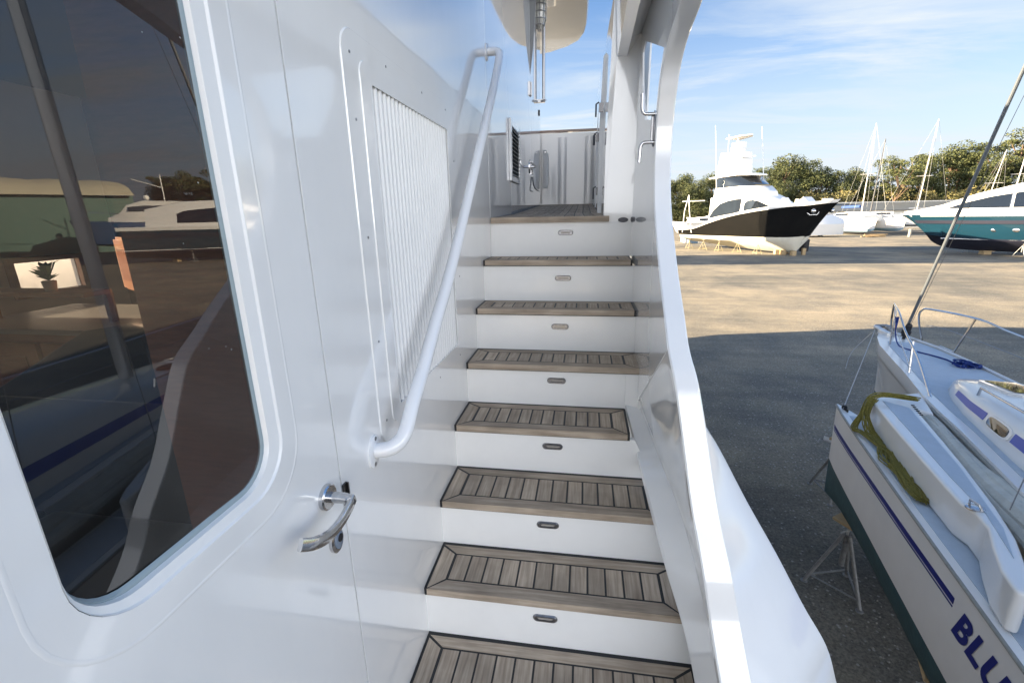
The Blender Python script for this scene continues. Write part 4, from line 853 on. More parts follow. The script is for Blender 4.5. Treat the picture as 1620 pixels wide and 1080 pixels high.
mb = MB(); mb.prism([T(s, fo(s), FZ) for s in fs]+[T(s, fi(s), FZ) for s in fs[::-1]], (0, 0, 0.008)); mb.build('float_deck', boat_w, flt, smooth=False)
fn = [3.15, 3.35, 3.7, 4.2, 4.8, 5.5, 6.2, 7, 7.8]
mb = MB(); mb.prism([T(s, fo(s)+0.055, FZ+.008) for s in fn]+[T(s, fi(s)-0.03, FZ+.008) for s in fn[::-1]], (0, 0, 0.005)); mb.build('float_nonskid', nonskid, flt, smooth=False)
mb = MB(); mb.tube([T(s, fo(s)-0.002, FZ-0.006) for s in fs], 0.014, 8); mb.build('rubrail', rub_gray, flt)
def fside(s, z, off=0.003): return T(s+0.10*max(0, 1-(s-2.8)/0.6)*(FZ-z), lerp(fo(s), lerp(fo(s), (fo(s)+fi(s))/2, .03), (FZ-z)/0.685)-off, z)
mb = MB()
q = [2.84+i*(5.72-2.84)/24 for i in range(25)]
def swd(s): return interp([(2.84, -2.535), (4.0, -2.50), (5.72, -2.445)], s)
mb.loft([[fside(s, swd(s)-.046, .0005), fside(s, swd(s)-.046), fside(s, swd(s)), fside(s, swd(s), .0005)] for s in q])
mb.loft([[fside(s, swd(s)-.070, .0005), fside(s, swd(s)-.070), fside(s, swd(s)-.058), fside(s, swd(s)-.058, .0005)] for s in q])
mb.build('pinstripe', navy, flt)
# lettering
def lettering(txt, s0, z0, size, width):
    cu = bpy.data.curves.new('letters', 'FONT'); cu.body = txt; cu.size = size; cu.shear = 0.38; cu.offset = size*0.04; cu.space_character = 1.12; cu.resolution_u = 6
    to = bpy.data.objects.new('tmp_text', cu); COL.objects.link(to); bpy.context.view_layer.update()
    me = bpy.data.meshes.new_from_object(to.evaluated_get(bpy.context.evaluated_depsgraph_get())); bpy.data.objects.remove(to, do_unlink=True)
    off = LOC[tri]
    for v in me.vertices:
        x, y = v.co.x*width, v.co.y
        v.co = fside(s0+x, z0+y, .004)-off
    me.materials.clear(); me.materials.append(navy)
    o = bpy.data.objects.new('lettering', me); COL.objects.link(o); o.parent = flt; o['label'] = 'navy slanted capitals BLU on the float side'
    return o
lettering('BLU', 5.765, -2.640, 0.275, 0.93)
# folded beam fairing between float and hull
mb = MB()
wing = [(3.16, -0.95), (3.22, -1.06), (3.4, -1.095), (4.2, -1.12), (4.9, -1.13), (5.25, -1.13), (5.36, -1.09), (5.52, -1.10), (5.72, -1.17), (5.95, -1.235), (6.12, -1.25), (6.14, -1.20), (5.98, -1.12), (5.6, -1.00), (5.25, -0.935), (4.7, -0.865), (4.2, -0.815), (3.6, -0.765), (3.25, -0.74)]
mb.prism([T(s, t, -2.01) for s, t in wing], (0, 0, -0.27)); wg = mb.build('folded_beam', boat_w, tri, bevel=0.045, seg=5)
mb = MB(); mb.prism([T(3.32, -0.995, -2.01), T(4.9, -1.045, -2.01), T(5.35, -1.04, -2.01), T(5.82, -1.12, -2.01), T(5.5, -1.02, -2.01), T(4.7, -0.91, -2.01), T(3.45, -0.81, -2.01)], (0, 0, 0.005)); mb.build('beam_nonskid', nonskid, wg, smooth=False)
mb = MB()
for i in range(6): mb.obox(T(3.36+i*0.05, -0.75+0.0-i*0.004, -2.008), TP.to_3d()*0.014, TA.to_3d()*0.006, (0, 0, .004))
mb.build('slotted_vent', black_r, wg)
mb = MB(); mb.disc(T(5.30, -1.075, -2.012), (0, 0, 1), 0.045, 0.055, 0.012, 18, up=(0, 1, 0)); mb.tube([T(5.26, -1.09, -2.0), T(5.28, -1.10, -1.96), T(5.34, -1.08, -1.96), T(5.35, -1.06, -2.0)], 0.008, 6); mb.build('pad_eye', hardware, wg)
mb = MB(); mb.prism([T(2.95, -0.54, SH-.01), T(3.02, -0.80, -2.03), T(3.16, -1.0, -2.05), T(3.3, -0.85, -2.03), T(3.6, -0.66, SH-.01)], (0, 0, -0.20)); mb.build('beam_root', boat_w, tri, bevel=0.035, seg=4)
# rolled netting in the gap
mb = MB(); rn = random.Random(5)
for (t0, t1, r_, zz) in ((-0.70, -0.84, 0.050, -2.07), (-0.68, -0.79, 0.038, -2.05), (-0.72, -0.90, 0.035, -2.10), (-0.69, -0.84, 0.05, -2.15), (-0.70, -0.94, 0.03, -2.12)):
    pts = [T(s, lerp(t0, t1, (s-3.42)/3.2)+0.012*math.sin(s*3+t0*40), zz+0.012*math.sin(s*5+t0*90)) for s in [3.42+i*0.2 for i in range(17)]]
    mb.tube(pts, [r_*(0.4 if i == 0 else rn.uniform(.9, 1.08)*(1+.06*i)) for i in range(17)], 10)
mb.build('rolled_netting', tarp_gray, tri)
mb = MB(); mb.tube([T(s, -hp(s)-0.005, SH-0.03) for s in [3.4+i*.4 for i in range(10)]], 0.016, 8); mb.build('hull_track', rub_gray, tri)
# float painter line
mb = MB(); mb.tube([T(-0.06, -0.08, SH+.03), T(3.0, -1.235, FZ+.03)], 0.006, 6); mb.tube(smooth_pts([T(-.05, -.07, SH+.02), T(.5, -.5, -2.22), T(1.0, -.7, -2.38)], 5), 0.004, 5); mb.build('bow_line', hardware_b, tri)
mb = MB(); mb.ball(T(2.95, -1.21, FZ+.03), 0.03, 6); mb.box(T(2.93, -1.22, FZ), T(3.05, -1.20, FZ+.04)); mb.build('float_shackle', black_r, flt)

# ropes lying on the trimaran
def strand(pts, r, amp, seed, n=60):
    q = random.Random(seed); P = resample(smooth_pts(pts, 8), n); ph = [q.random()*6 for _ in range(3)]
    return [p+Vector((math.sin(i*.21+ph[0]), math.sin(i*.17+ph[1]), 0.5*math.sin(i*.25+ph[2])))*amp for i, p in enumerate(P)]
mb = MB()
base = [T(3.30, -0.70, -1.965), T(3.31, -0.95, -1.945), T(3.36, -1.10, -1.975), T(3.46, -1.20, -2.13), T(3.55, -1.275, -2.27), T(3.66, -1.235, -2.262), T(4.05, -1.15, -2.26), T(4.3, -1.16, -2.26), T(4.6, -1.17, -2.26), T(4.88, -1.16, -2.26)]
for k in range(11): mb.tube(strand([p+Vector((0.019*math.cos(k*2.4), .013*math.sin(k*2.4), 0.013*math.sin(k*1.7)+.006)) for p in base], .011, .011, k, 90), 0.0062, 6)
b2 = [T(3.36, -1.10, -1.98), T(3.50, -1.17, -2.12), T(3.62, -1.16, -2.24), T(3.72, -1.13, -2.26), T(4.0, -1.13, -2.255), T(4.3, -1.16, -2.25), T(4.65, -1.16, -2.25), T(4.88, -1.16, -2.25)]
for k in range(17): mb.tube(strand([p+Vector((0, 0, .004*(k % 4)))+TP.to_3d()*(0.0075*(k-8)*(0.6+0.9*max(0, math.sin(i/7*3.0)) if i > 3 else 0.5)) for i, p in enumerate(b2)], .010, .019, 20+k, 90), 0.0060, 6)
tag(mb.build('rope', rope_y), 'bundle of olive yellow rope draped from hull over float deck of trimaran', 'rope')
mb = MB()
for k in range(3): mb.tube(strand([T(0.95, -0.2+k*.02, -1.55), T(1.0, -0.17, -1.8), T(1.05, -0.12, -1.95), T(1.25, -0.06+k*.01, -1.955), T(1.45, 0.1, -1.955), T(1.62, 0.2, -1.955), T(1.78, 0.22, -1.955)], .01, .006, 40+k, 40), 0.008, 6)
rn = random.Random(9)
for k in range(9):
    c = (1.88+rn.uniform(-.1, .1), 0.28+rn.uniform(-.08, .1)); mb.tube([T(c[0]+math.cos(a*.5)*rn.uniform(.05, .10), c[1]+math.sin(a*.5)*rn.uniform(.04, .09), -1.955+.006*k+rn.uniform(0, .01)) for a in range(13)], 0.009, 6)
tag(mb.build('rope', rope_b), 'dark blue line running from the bow rail to a tangled heap on the trimaran deck', 'rope')

# ================================================================ JACK STANDS
def make_stand(name, label, mtl, h_, r_=0.30, group=None):
    t = thing(name, label, 'boat stand', (0, 0, 0), 0, group)
    mb = MB(); top = Vector((0, 0, h_*0.78)); ft = []
    for k in range(3):
        a = k*2*math.pi/3+0.3; f = Vector((math.cos(a)*r_, math.sin(a)*r_, 0.02)); ft.append(f)
        mb.tube([top+Vector((math.cos(a), math.sin(a), 0))*0.03, f], 0.021, 8)
    for k in range(3): mb.tube([ft[k].lerp(top, .12), ft[(k+1) % 3].lerp(top, .12)], 0.011, 6)
    for f in ft: mb.disc(f-Vector((0, 0, .02)), (0, 0, 1), .04, .04, .012, 10, up=(1, 0, 0))
    mb.tube([Vector((0, 0, h_*0.35)), top], 0.03, 10)
    mb.build('tripod', mtl, t, ang=50)
    mb = MB(); mb.tube([top, Vector((0, 0, h_-0.05))], 0.016, 8); mb.tube([Vector((-.12, 0, h_*.83)), Vector((.12, 0, h_*.83))], 0.009, 6); mb.build('screw', steel_g, t)
    mb = MB(); mb.obox((0, 0, h_-.025), (.12, 0, .02), (0, .12, 0), (-.004, 0, .018)); mb.build('pad', wood_blk, t, bevel=.006)
    return t
js = make_stand('jack_stand', 'grey steel tripod stand under the near float of the trimaran', mat('rusty_grey_steel', (0.13, 0.135, 0.14), 0.6, metal=0.2, var=0.3, vscale=25), 0.98, 0.33)
js.location = (3.07, 4.98, G); js.rotation_euler.z = 0.5
mb = MB(); mb.obox((0, -0.16, 0.90), (.03, 0, .02), (0, .06, 0), (0, 0, .035)); 
o = mb.build('tie_cloth', mat('white_blue_cloth', (0.6, 0.65, 0.72), 0.8), js, bevel=.01)
for (x, y, lab) in ((3.95, 7.0, 'grey steel tripod stand under the bow of the trimaran main hull'), (2.75, 3.1, 'grey steel tripod stand below the lettering of the trimaran float'), (4.4, 5.2, 'grey steel tripod stand on the far side under the trimaran hull')):
    c = copy_tree(js); c.location = (x, y, G); c.rotation_euler.z = x; c['label'] = lab
for o_ in [o for o in bpy.data.objects if o.name.startswith('jack_stand')]: o_['group'] = 'stands under the trimaran'
kb = thing('keel_blocks', 'stack of timber blocks carrying the trimaran hull', 'blocks', (*T(3.2, 0, 0).to_2d(), G))
mb = MB()
for k in range(5):
    c = T(3.2, 0, G+.1+k*.2)
    d1, d2 = (TA.to_3d(), TP.to_3d()) if k % 2 else (TP.to_3d(), TA.to_3d())
    for s_ in (-.2, .2): mb.obox(c+d2*s_, d1*.38, d2*.09, (0, 0, .098))
mb.build('timber', wood_blk, kb, bevel=.01)

# ================================================================ FAR BOATS
def make_frame(bow, stern):
    """boat frame: local (x forward from stern, y to port, z up from the keel line)"""
    b = Vector(bow); s_ = Vector(stern); L_ = (b-s_).to_2d().length; f = (b-s_).to_2d().normalized(); pt = Vector((-f.y, f.x))
    return L_, lambda x, y, z, z0=0: Vector((s_.x+f.x*x+pt.x*y, s_.y+f.y*x+pt.y*y, z+z0))
def hull(mb, F, Lh, beam, tab, z0, matrow):
    """tab rows (x/L at deck, half-beam factor, sheer z, chine z, keel z); rake handled by x shift"""
    rings = []; fine = []
    for i in range(len(tab)-1):
        p0, p1, p2, p3 = tab[max(i-1, 0)], tab[i], tab[i+1], tab[min(i+2, len(tab)-1)]
        for j in range(4):
            t = j/4; row = []
            for k in range(7):
                m1 = (p2[k]-p0[k])/(p2[0]-p0[0])*(p2[0]-p1[0]); m2 = (p3[k]-p1[k])/(p3[0]-p1[0])*(p2[0]-p1[0])
                row.append((2*t**3-3*t*t+1)*p1[k]+(t**3-2*t*t+t)*m1+(3*t*t-2*t**3)*p2[k]+(t**3-t*t)*m2)
            fine.append(tuple(row))
    fine.append(tab[-1])
    for (u, hbm, sh, wl, ch, ke, rk) in fine:
        b = beam/2*hbm
        q = max(0, (u-.62)/.38)**1.6; lv = [(sh, 1.0), (lerp(sh, ch, .08), lerp(.99, .95, q)), (lerp(sh, ch, .5), lerp(.93, .62, q)), (wl, lerp(.86, .36, q)), (ch, lerp(.8, .3, q)), (ke, 0)]
        P = []
        for z, w_ in lv: P.append(F(Lh*u-rk*(sh-z)/max(sh-ke, .01), b*w_, z0+z))
        Q = [F(Lh*u-rk*(sh-z)/max(sh-ke, .01), -b*w_, z0+z) for z, w_ in lv]
        rings.append(P+Q[:-1][::-1])
    mb.loft(rings, closed=False, cap=False, matf=lambda i, j: matrow[min(j, 9-j)])
    mb.add(rings[0], [tuple(range(11))]); mb.m[-1] = matrow[2]
    # deck
    n = len(rings)
    mb.add([r[0] for r in rings]+[r[-1] for r in rings[::-1]], [tuple(range(2*n))]); mb.m[-1] = matrow[0]
    return rings

# --- black sportfishing boat
ZK = G+0.22
bow = (21.75, 45.0); stern = (13.0, 60.0)
Lb, F1 = make_frame(bow, stern)
sf = thing('sportfishing_boat', 'white sportfishing boat with glossy black hull propped on stands in the sun', 'motor boat', (*F1(Lb*.5, 0, 0).to_2d(), G))
tab = [(0, .84, 1.95, 1.35, 1.0, .50, 0), (.15, .90, 2.15, 1.35, 1.0, .38, 0), (.3, .96, 2.9, 1.38, 1.0, .2, 0), (.45, 1, 3.58, 1.42, 1.0, .08, 0), (.6, 1.0, 4.05, 1.45, 1.05, 0, 0), (.72, .93, 4.32, 1.48, 1.1, 0, 0), (.82, .78, 4.52, 1.5, 1.15, .02, .6), (.90, .55, 4.62, 1.55, 1.25, .2, 1.7), (.96, .28, 4.75, 1.6, 1.4, .6, 2.6), (1.0, .02, 4.82, 1.5, 1.4, 1.0, 3.3)]
mb = MB(); hull(mb, F1, Lb, 5.6, tab, ZK, [0, 1, 1, 2, 2])
mb.build('hull', [boat_w, hull_black, hull_cream], sf, ang=45)
def F1(x, y, z, z0=0, F=F1):      # the superstructure stands taller than the sketch it was drawn from
    q = z+z0-ZK; return F(x, y, ZK+(q if q < 2.6 else 2.6+(q-2.6)*1.40 if q < 6.3 else 7.78+(q-6.3)*0.87))
def loftbox(mb, F, stations, z0):
    """stations: (x, halfwidth_bottom, halfwidth_top, z_bottom, z_top)"""
    rings = []
    for x, a, b, zb, zt in stations:
        rings.append([F(x, a, z0+zb), F(x, lerp(a, b, .15), z0+zb+.15*(zt-zb)), F(x, b, z0+zt-.04), F(x, b*.93, z0+zt), F(x, -b*.93, z0+zt), F(x, -b, z0+zt-.04), F(x, -lerp(a, b, .15), z0+zb+.15*(zt-zb)), F(x, -a, z0+zb)])
    mb.loft(rings)
mb = MB(); loftbox(mb, F1, [(4.6, 2.25, 2.1, 1.9, 4.6), (8, 2.3, 2.05, 2.2, 4.75), (9.6, 2.2, 1.9, 2.6, 4.75), (10.6, 2.0, 1.7, 3.0, 4.5), (12.0, 1.55, 1.3, 3.3, 4.05), (13.2, 1.0, 0.7, 3.6, 3.9)], ZK)
house = mb.build('deckhouse', boat_w, sf, ang=40)
mb = MB(); loftbox(mb, F1, [(4.8, 1.95, 1.8, 4.6, 5.3), (8.0, 1.9, 1.7, 4.7, 5.35), (9.3, 1.6, 1.35, 4.7, 5.3), (10.3, 1.1, .9, 4.5, 4.9)], ZK); loftbox(mb, F1, [(3.7, 1.8, 1.75, 6.0, 6.12), (7.4, 1.75, 1.6, 6.1, 6.3), (8.6, 1.3, 1.2, 6.05, 6.15)], ZK)
bridge = mb.build('flybridge', boat_w, sf, ang=40)
mb = MB(); loftbox(mb, F1, [(4.9, 1.8, 1.74, 5.3, 6.02), (7.6, 1.75, 1.62, 5.34, 6.06), (9.2, 1.3, 1.0, 5.3, 5.4)], ZK); mb.build('bridge_windows', glass_d, bridge, ang=40)
def hw_(x, z):
    a = interp([(4.6, 2.25), (8, 2.3), (9.6, 2.2), (10.6, 2.0), (12, 1.55), (13.2, 1.0)], x); b = interp([(4.6, 2.1), (8, 2.05), (9.6, 1.9), (10.6, 1.7), (12, 1.3), (13.2, .7)], x)
    zb = interp([(4.6, 1.9), (8, 2.2), (9.6, 2.6), (10.6, 3.0), (12, 3.3)], x); zt = interp([(4.6, 4.6), (8, 4.75), (9.6, 4.75), (10.6, 4.5), (12, 4.05)], x)
    return lerp(a, b, max(.15, (z-zb)/(zt-zb)))
for sgn in (-1, 1):
    for xs_, lo, hi in (([4.7, 5.2, 6.0, 7.0, 8.0, 8.7], [3.05, 3.1, 3.2, 3.3, 3.4, 3.47], [3.15, 3.65, 4.1, 4.3, 4.4, 4.42]), ([9.1, 9.5, 10.0, 10.6, 11.2, 11.7], [3.52, 3.58, 3.63, 3.68, 3.72, 3.76], [4.1, 4.3, 4.32, 4.2, 4.0, 3.82])):
        mb = MB(); mb.loft([[F1(x, sgn*hw_(x, a), ZK+a), F1(x, sgn*(hw_(x, a)+.05), ZK+a), F1(x, sgn*(hw_(x, b)+.05), ZK+b), F1(x, sgn*hw_(x, b), ZK+b)] for x, a, b in zip(xs_, lo, hi)]); mb.build('salon_window', glass_d, house)
mb = MB()      # tuna tower block, radar, dome
loftbox(mb, F1, [(3.9, 1.0, .62, 6.2, 8.9), (6.9, 1.0, .62, 6.2, 8.7)], ZK); loftbox(mb, F1, [(5.0, .42, .32, 8.5, 9.9), (6.3, .42, .32, 8.5, 9.9)], ZK); mb.ball(F1(5.4, -.9, ZK+7.0), .45, 8, (1, 1, 1.1)); mb.ball(F1(4.0, .9, ZK+6.7), .42, 8); mb.ball(F1(6.1, 0, ZK+8.95), .38, 8, (1, 1, 1.2))
mb.box(F1(4.9, 0, ZK+8.6)-Vector((1.1, .25, 0)), F1(4.9, 0, ZK+8.68)+Vector((1.1, .25, 0)))
mb.tube([F1(4.9, .8, ZK+6.3), F1(4.9, .5, ZK+10.3)], .05, 6); mb.tube([F1(6.2, -.8, ZK+6.3), F1(6.0, -.5, ZK+10.3)], .05, 6)
tower = mb.build('tower', boat_w, sf, ang=50)
mb = MB(); mb.prism([F1(4.8, 1.0, ZK+10.35), F1(6.6, .8, ZK+10.45), F1(7.3, 0, ZK+10.5), F1(6.6, -.8, ZK+10.45), F1(4.8, -1.0, ZK+10.35)], (0, 0, .08)); mb.build('sun_top', boat_w, tower)
mb = MB(); mb.obox(F1(7.2, -.4, ZK+8.1), (.9, .1, .05), (0, .15, 0), (0, 0, .06)); mb.build('radar_bar', boat_w, tower)
for (a, b) in (((2.2, 2.5, 2.2), (1.6, 2.6, 11.6)), ((5.5, -2.2, 4.6), (5.0, -2.8, 11.8)), ((8.0, 1.5, 5.6), (6.6, 1.9, 11.6))): mb = MB(); mb.tube([F1(*a, ZK), F1(*b, ZK)], [.05, .025], 6); mb.build('outrigger', boat_w, sf)
mb = MB(); mb.tube([F1(0.9, -2.4, ZK+1.6), F1(1.1, -2.5, ZK+3.6), F1(1.5, -2.4, ZK+4.9)], .05, 6); mb.tube([F1(2.4, -2.4, ZK+1.6), F1(1.9, -2.5, ZK+3.6), F1(1.5, -2.4, ZK+4.9)], .05, 6); mb.tube([F1(.5, -2.4, ZK+4.4), F1(3.5, -1.9, ZK+4.4)], .04, 6); mb.build('outrigger_bracket', boat_w, sf)
mb = MB()
mb.prism([F1(13.4, .6, ZK+3.8), F1(14.2, .6, ZK+4.4), F1(14.9, .6, ZK+3.95)], F1(0, -1.1, 0)-F1(0, 0, 0)); mb.prism([F1(12.1, -.5, ZK+3.95), F1(12.7, -.5, ZK+4.4), F1(13.4, -.5, ZK+3.8)], F1(0, -.7, 0)-F1(0, 0, 0))
mb.build('deck_cover', boat_w, sf)
# anchor pocket on the bow
mb = MB()
for sgn in (1, -1):
    c = F1(Lb*.915, sgn*1.18, ZK+3.5); mb.ball(c, .22, 6, (1, 1, 1)); mb.tube([c+Vector((-.5, 0, -.15)), c+Vector((-.3, 0, -.32)), c+Vector((.3, 0, -.32)), c+Vector((.45, 0, -.1))], .05, 6)
mb.build('anchor', hardware, sf)

ORD = ['first', 'second', 'third', 'fourth', 'fifth', 'sternmost', 'middle', 'foremost']
fst = make_stand('boat_stand', 'pale stand under the black hull', stand_y, 1.15, 0.5, 'pale stands under the black sportfishing boat')
fst.location = (*F1(6.5, -2.2, 0).to_2d(), G); first = True
for i, (x, y) in enumerate(((2.0, -2.2), (4.2, -2.2), (6.5, -2.2), (8.8, -2.0), (11.0, -1.7), (4.2, 2.2), (8.8, 2.0), (11.5, 1.5))):
    c = fst if i == 0 else copy_tree(fst); c.location = (*F1(x, y, 0).to_2d(), G); c.rotation_euler.z = i
    c['label'] = ORD[i]+' pale tripod stand '+('from the stern on the near side' if i < 5 else 'on the shaded far side')+' of the black sportfishing boat'
tk = thing('keel_timber', 'pale timber cribbing under the black boat\'s forefoot', 'blocks', (*F1(13, 0, 0).to_2d(), G))
for x in (12.2, 12.9, 14.0):
    mb = MB(); mb.box(F1(x, .9, G)-Vector((.15, .15, 0)), F1(x, .9, G)+Vector((.15, .15, .62))); mb.box(F1(x, -.5, G)-Vector((.18, .3, 0)), F1(x, -.5, G)+Vector((.18, .3, .45))); mb.build('timber', wood_blk, tk, bevel=.01)
# black barrel beside the bow
br = thing('oil_drum', 'black drum standing in the shadow beyond the black boat\'s bow', 'drum', (22.6, 52.5, G))
mb = MB(); c = Vector((22.6, 52.5, G)); mb.loft([[c+Vector((math.cos(a*math.pi/10)*r_, math.sin(a*math.pi/10)*r_, z)) for a in range(20)] for z, r_ in ((0, .42), (.38, .42), (.40, .44), (.42, .42), (.78, .42), (.80, .44), (.82, .42), (1.2, .42), (1.22, .40))]); mb.build('barrel', black_r, br)
mb = MB(); mb.disc(c+Vector((.1, .1, 1.2)), (0, 0, 1), .05, .05, .05, 10, up=(1, 0, 0)); mb.build('cap', hardware_b, br)

# --- teal motor yacht
bow = (30.3, 51.4); stern = (47.6, 40.4)
Lt, F2 = make_frame(bow, stern); ZT = G+0.28
ty = thing('teal_motor_yacht', 'sleek motor yacht with teal hull and white coach roof at the right', 'motor yacht', (*F2(Lt*.5, 0, 0).to_2d(), G))
tab2 = [(0, .9, 3.3, 1.15, .9, .3, 0), (.2, .98, 3.4, 1.15, .85, .1, 0), (.4, 1, 3.45, 1.15, .85, 0, 0), (.6, .96, 3.45, 1.15, .9, 0, 0), (.75, .84, 3.45, 1.2, 1.05, .08, .2), (.86, .66, 3.43, 1.3, 1.25, .3, .8), (.94, .42, 3.4, 1.45, 1.5, .8, 1.5), (.985, .18, 3.36, 1.7, 1.9, 1.3, 2.1), (1.0, .02, 3.3, 1.9, 2.2, 1.7, 2.4)]
mb = MB(); hull(mb, F2, Lt, 5.4, tab2, ZT, [0, 1, 1, 2, 2]); th = mb.build('hull', [boat_w, teal_p, teal_bot], ty, ang=45)
def side2(x, z, sgn=1, off=.03):
    u = x/Lt; b = 2.7*interp([(r_[0], r_[1]) for r_ in tab2], u); sh = interp([(r_[0], r_[2]) for r_ in tab2], u); ke = interp([(r_[0], r_[5]) for r_ in tab2], u); ch = interp([(r_[0], r_[4]) for r_ in tab2], u); rk = interp([(r_[0], r_[6]) for r_ in tab2], u)
    q = max(0, (u-.62)/.38)**1.6; lv = [(1.0, 0), (lerp(.99, .95, q), .08), (lerp(.93, .62, q), .5), (lerp(.8, .3, q), 1)]
    f = (sh-z)/(sh-ch); w_ = interp([(a, b_) for b_, a in lv], f)
    return F2(x-rk*(sh-z)/(sh-ke), sgn*(b*w_+off), ZT+z)
for sgn in (1, -1):
    mb = MB(); q = [Lt*(.0+.97*i/20) for i in range(21)]
    mb.loft([[side2(x, 2.45, sgn, .0), side2(x, 2.45, sgn, .10), side2(x, 2.75, sgn, .10), side2(x, 2.75, sgn, .0)] for x in q]); mb.build('black_band', teal_bot, th)
    mb = MB(); mb.loft([[side2(x, 1.10, sgn, .0), side2(x, 1.10, sgn, .09), side2(x, 1.18, sgn, .09), side2(x, 1.18, sgn, .0)] for x in q[:-2]]); mb.build('waterline_stripe', boat_w, th)
    mb = MB(); mb.loft([[side2(x, 3.1, sgn, .0), side2(x, 3.1, sgn, .05), side2(x, 3.45+.12*math.sin(min(1, (Lt-x)/6)*3.1), sgn, .05), side2(x, 3.45+.12*math.sin(min(1, (Lt-x)/6)*3.1), sgn, 0)] for x in q]); mb.build('gunwale', boat_w, th)
mb = MB()
for x in (11.3, 12.7, 14.0):
    c = side2(x, 1.95, -1, .02); c2 = side2(x+.1, 1.75, -1, .02); nrm = (F2(0, -1, 0)-F2(0, 0, 0)).normalized(); mb.disc(c, nrm, .17, .22, .04, 16)
    c = side2(x, 1.95, 1, .02); mb.disc(c, -nrm, .17, .22, .04, 16)
mb.build('porthole', hardware, th)
mb = MB(); CR = [(2.5, 2.35, 1.6, 3.45, 5.2), (6, 2.35, 1.7, 3.45, 5.95), (10, 2.25, 1.6, 3.45, 6.1), (13, 2.1, 1.45, 3.45, 5.75), (15.5, 1.85, 1.2, 3.45, 5.0), (17.6, 1.5, .9, 3.45, 4.1), (19, 1.1, .6, 3.45, 3.75), (20.2, .7, .4, 3.42, 3.55)]
loftbox(mb, F2, CR, ZT)
coach = mb.build('coach_roof', boat_w, ty, ang=50)
for sgn in (1, -1):
    for (x0, x1) in ((5.3, 9.0), (9.15, 13.2), (13.4, 17.2)):
        mb = MB(); q = [x0+(x1-x0)*i/6 for i in range(7)]
        def ct(x): return interp([(2.5, 3.9), (4.4, 4.3), (6, 5.0), (9, 5.3), (12, 5.2), (14.5, 4.75), (16.2, 4.25), (17.2, 3.82)], x)
        def yy(x, z):
            a = interp([(r_[0], r_[1]) for r_ in CR], x); b = interp([(r_[0], r_[2]) for r_ in CR], x); zt = interp([(r_[0], r_[4]) for r_ in CR], x)
            a2 = lerp(a, b, .15); f = (z-3.45)/(zt-3.45); return lerp(a2, b, max(0, (f-.15)/.85))
        mb.loft([[F2(x, sgn*(yy(x, 3.8)+.0), ZT+3.8), F2(x, sgn*(yy(x, 3.8)+.04), ZT+3.8), F2(x, sgn*(yy(x, ct(x))+.04), ZT+ct(x)), F2(x, sgn*yy(x, ct(x)), ZT+ct(x))] for x in q]); mb.build('side_window', glass_d, coach)
mb = MB(); mb.tube([F2(x, -2.62*interp([(r_[0], r_[1]) for r_ in tab2], x/Lt), ZT+3.85) for x in (6, 10, 14, 17, 20)], .025, 6)
for x in (8, 11, 14, 17, 19.4): y = -2.62*interp([(r_[0], r_[1]) for r_ in tab2], x/Lt); mb.tube([F2(x, y, ZT+3.4), F2(x, y, ZT+3.85)], .02, 6)
mb.build('handrail', hardware, ty)
dst = make_stand('yacht_stand', 'dark stand', steel_g, 1.2, 0.5, 'dark stands under the teal motor yacht')
for i, (x, y) in enumerate(((3, -2.1), (6, -2.1), (9, -2.1), (12, -1.9), (15, -1.5), (6, 2.1), (12, 1.9))):
    c = dst if i == 0 else copy_tree(dst); c.location = (*F2(x, y, 0).to_2d(), G); c.rotation_euler.z = i*.7; c['label'] = ['sixth', 'fifth', 'fourth', 'third', 'second', 'aft', 'forward'][i]+' thin dark tripod stand '+('from the bow on the near side' if i < 5 else 'on the far side')+' of the teal yacht'
kb2 = thing('timber_cribbing', 'dark timber cribbing under the keel of the teal yacht', 'blocks', (*F2(10, 0, 0).to_2d(), G))
for x in (4, 9, 14): mb = MB(); c = F2(x, 0, G); mb.box(c-Vector((.3, .3, 0)), c+Vector((.3, .3, .35))); mb.build('timber', wood_blk, kb2, bevel=.02)

# --- mid-distance boats
def small_hull(name, label, cat, x, y, rz, Lh, beam, hgt, mtl, cabin=True, cover=None, z0=0.9, bottom=None):
    t = thing(name, label, cat, (x, y, G)); f = Vector((math.cos(rz), math.sin(rz)))
    b0 = Vector((x, y)); F = make_frame(b0+f*Lh/2, b0-f*Lh/2)[1]
    tb = [(0, .75, hgt, .3, .3, .1, 0), (.3, .95, hgt*.98, .3, .25, 0, 0), (.6, 1, hgt, .3, .28, 0, 0), (.8, .72, hgt*1.05, .35, .4, .05, .2), (.93, .35, hgt*1.1, .5, .6, .3, .5), (1, .02, hgt*1.13, .7, .8, .5, .9)]
    mb = MB(); hull(mb, F, Lh, beam, tb, G+z0, [0, 0, 0, 1, 1]); mb.build('hull', [mtl, bottom or mtl], t, ang=45)
    if cabin:
        mb = MB(); loftbox(mb, F, [(Lh*.22, beam*.34, beam*.28, hgt, hgt+.75), (Lh*.5, beam*.34, beam*.28, hgt, hgt+.8), (Lh*.68, beam*.25, beam*.15, hgt, hgt+.3)], G+z0); cb_ = mb.build('cabin', mtl, t, ang=40)
        mb = MB(); loftbox(mb, F, [(Lh*.27, beam*.345, beam*.31, hgt+.3, hgt+.58), (Lh*.5, beam*.345, beam*.31, hgt+.3, hgt+.6)], G+z0); mb.build('window_strip', glass_d, cb_)
    return t, F
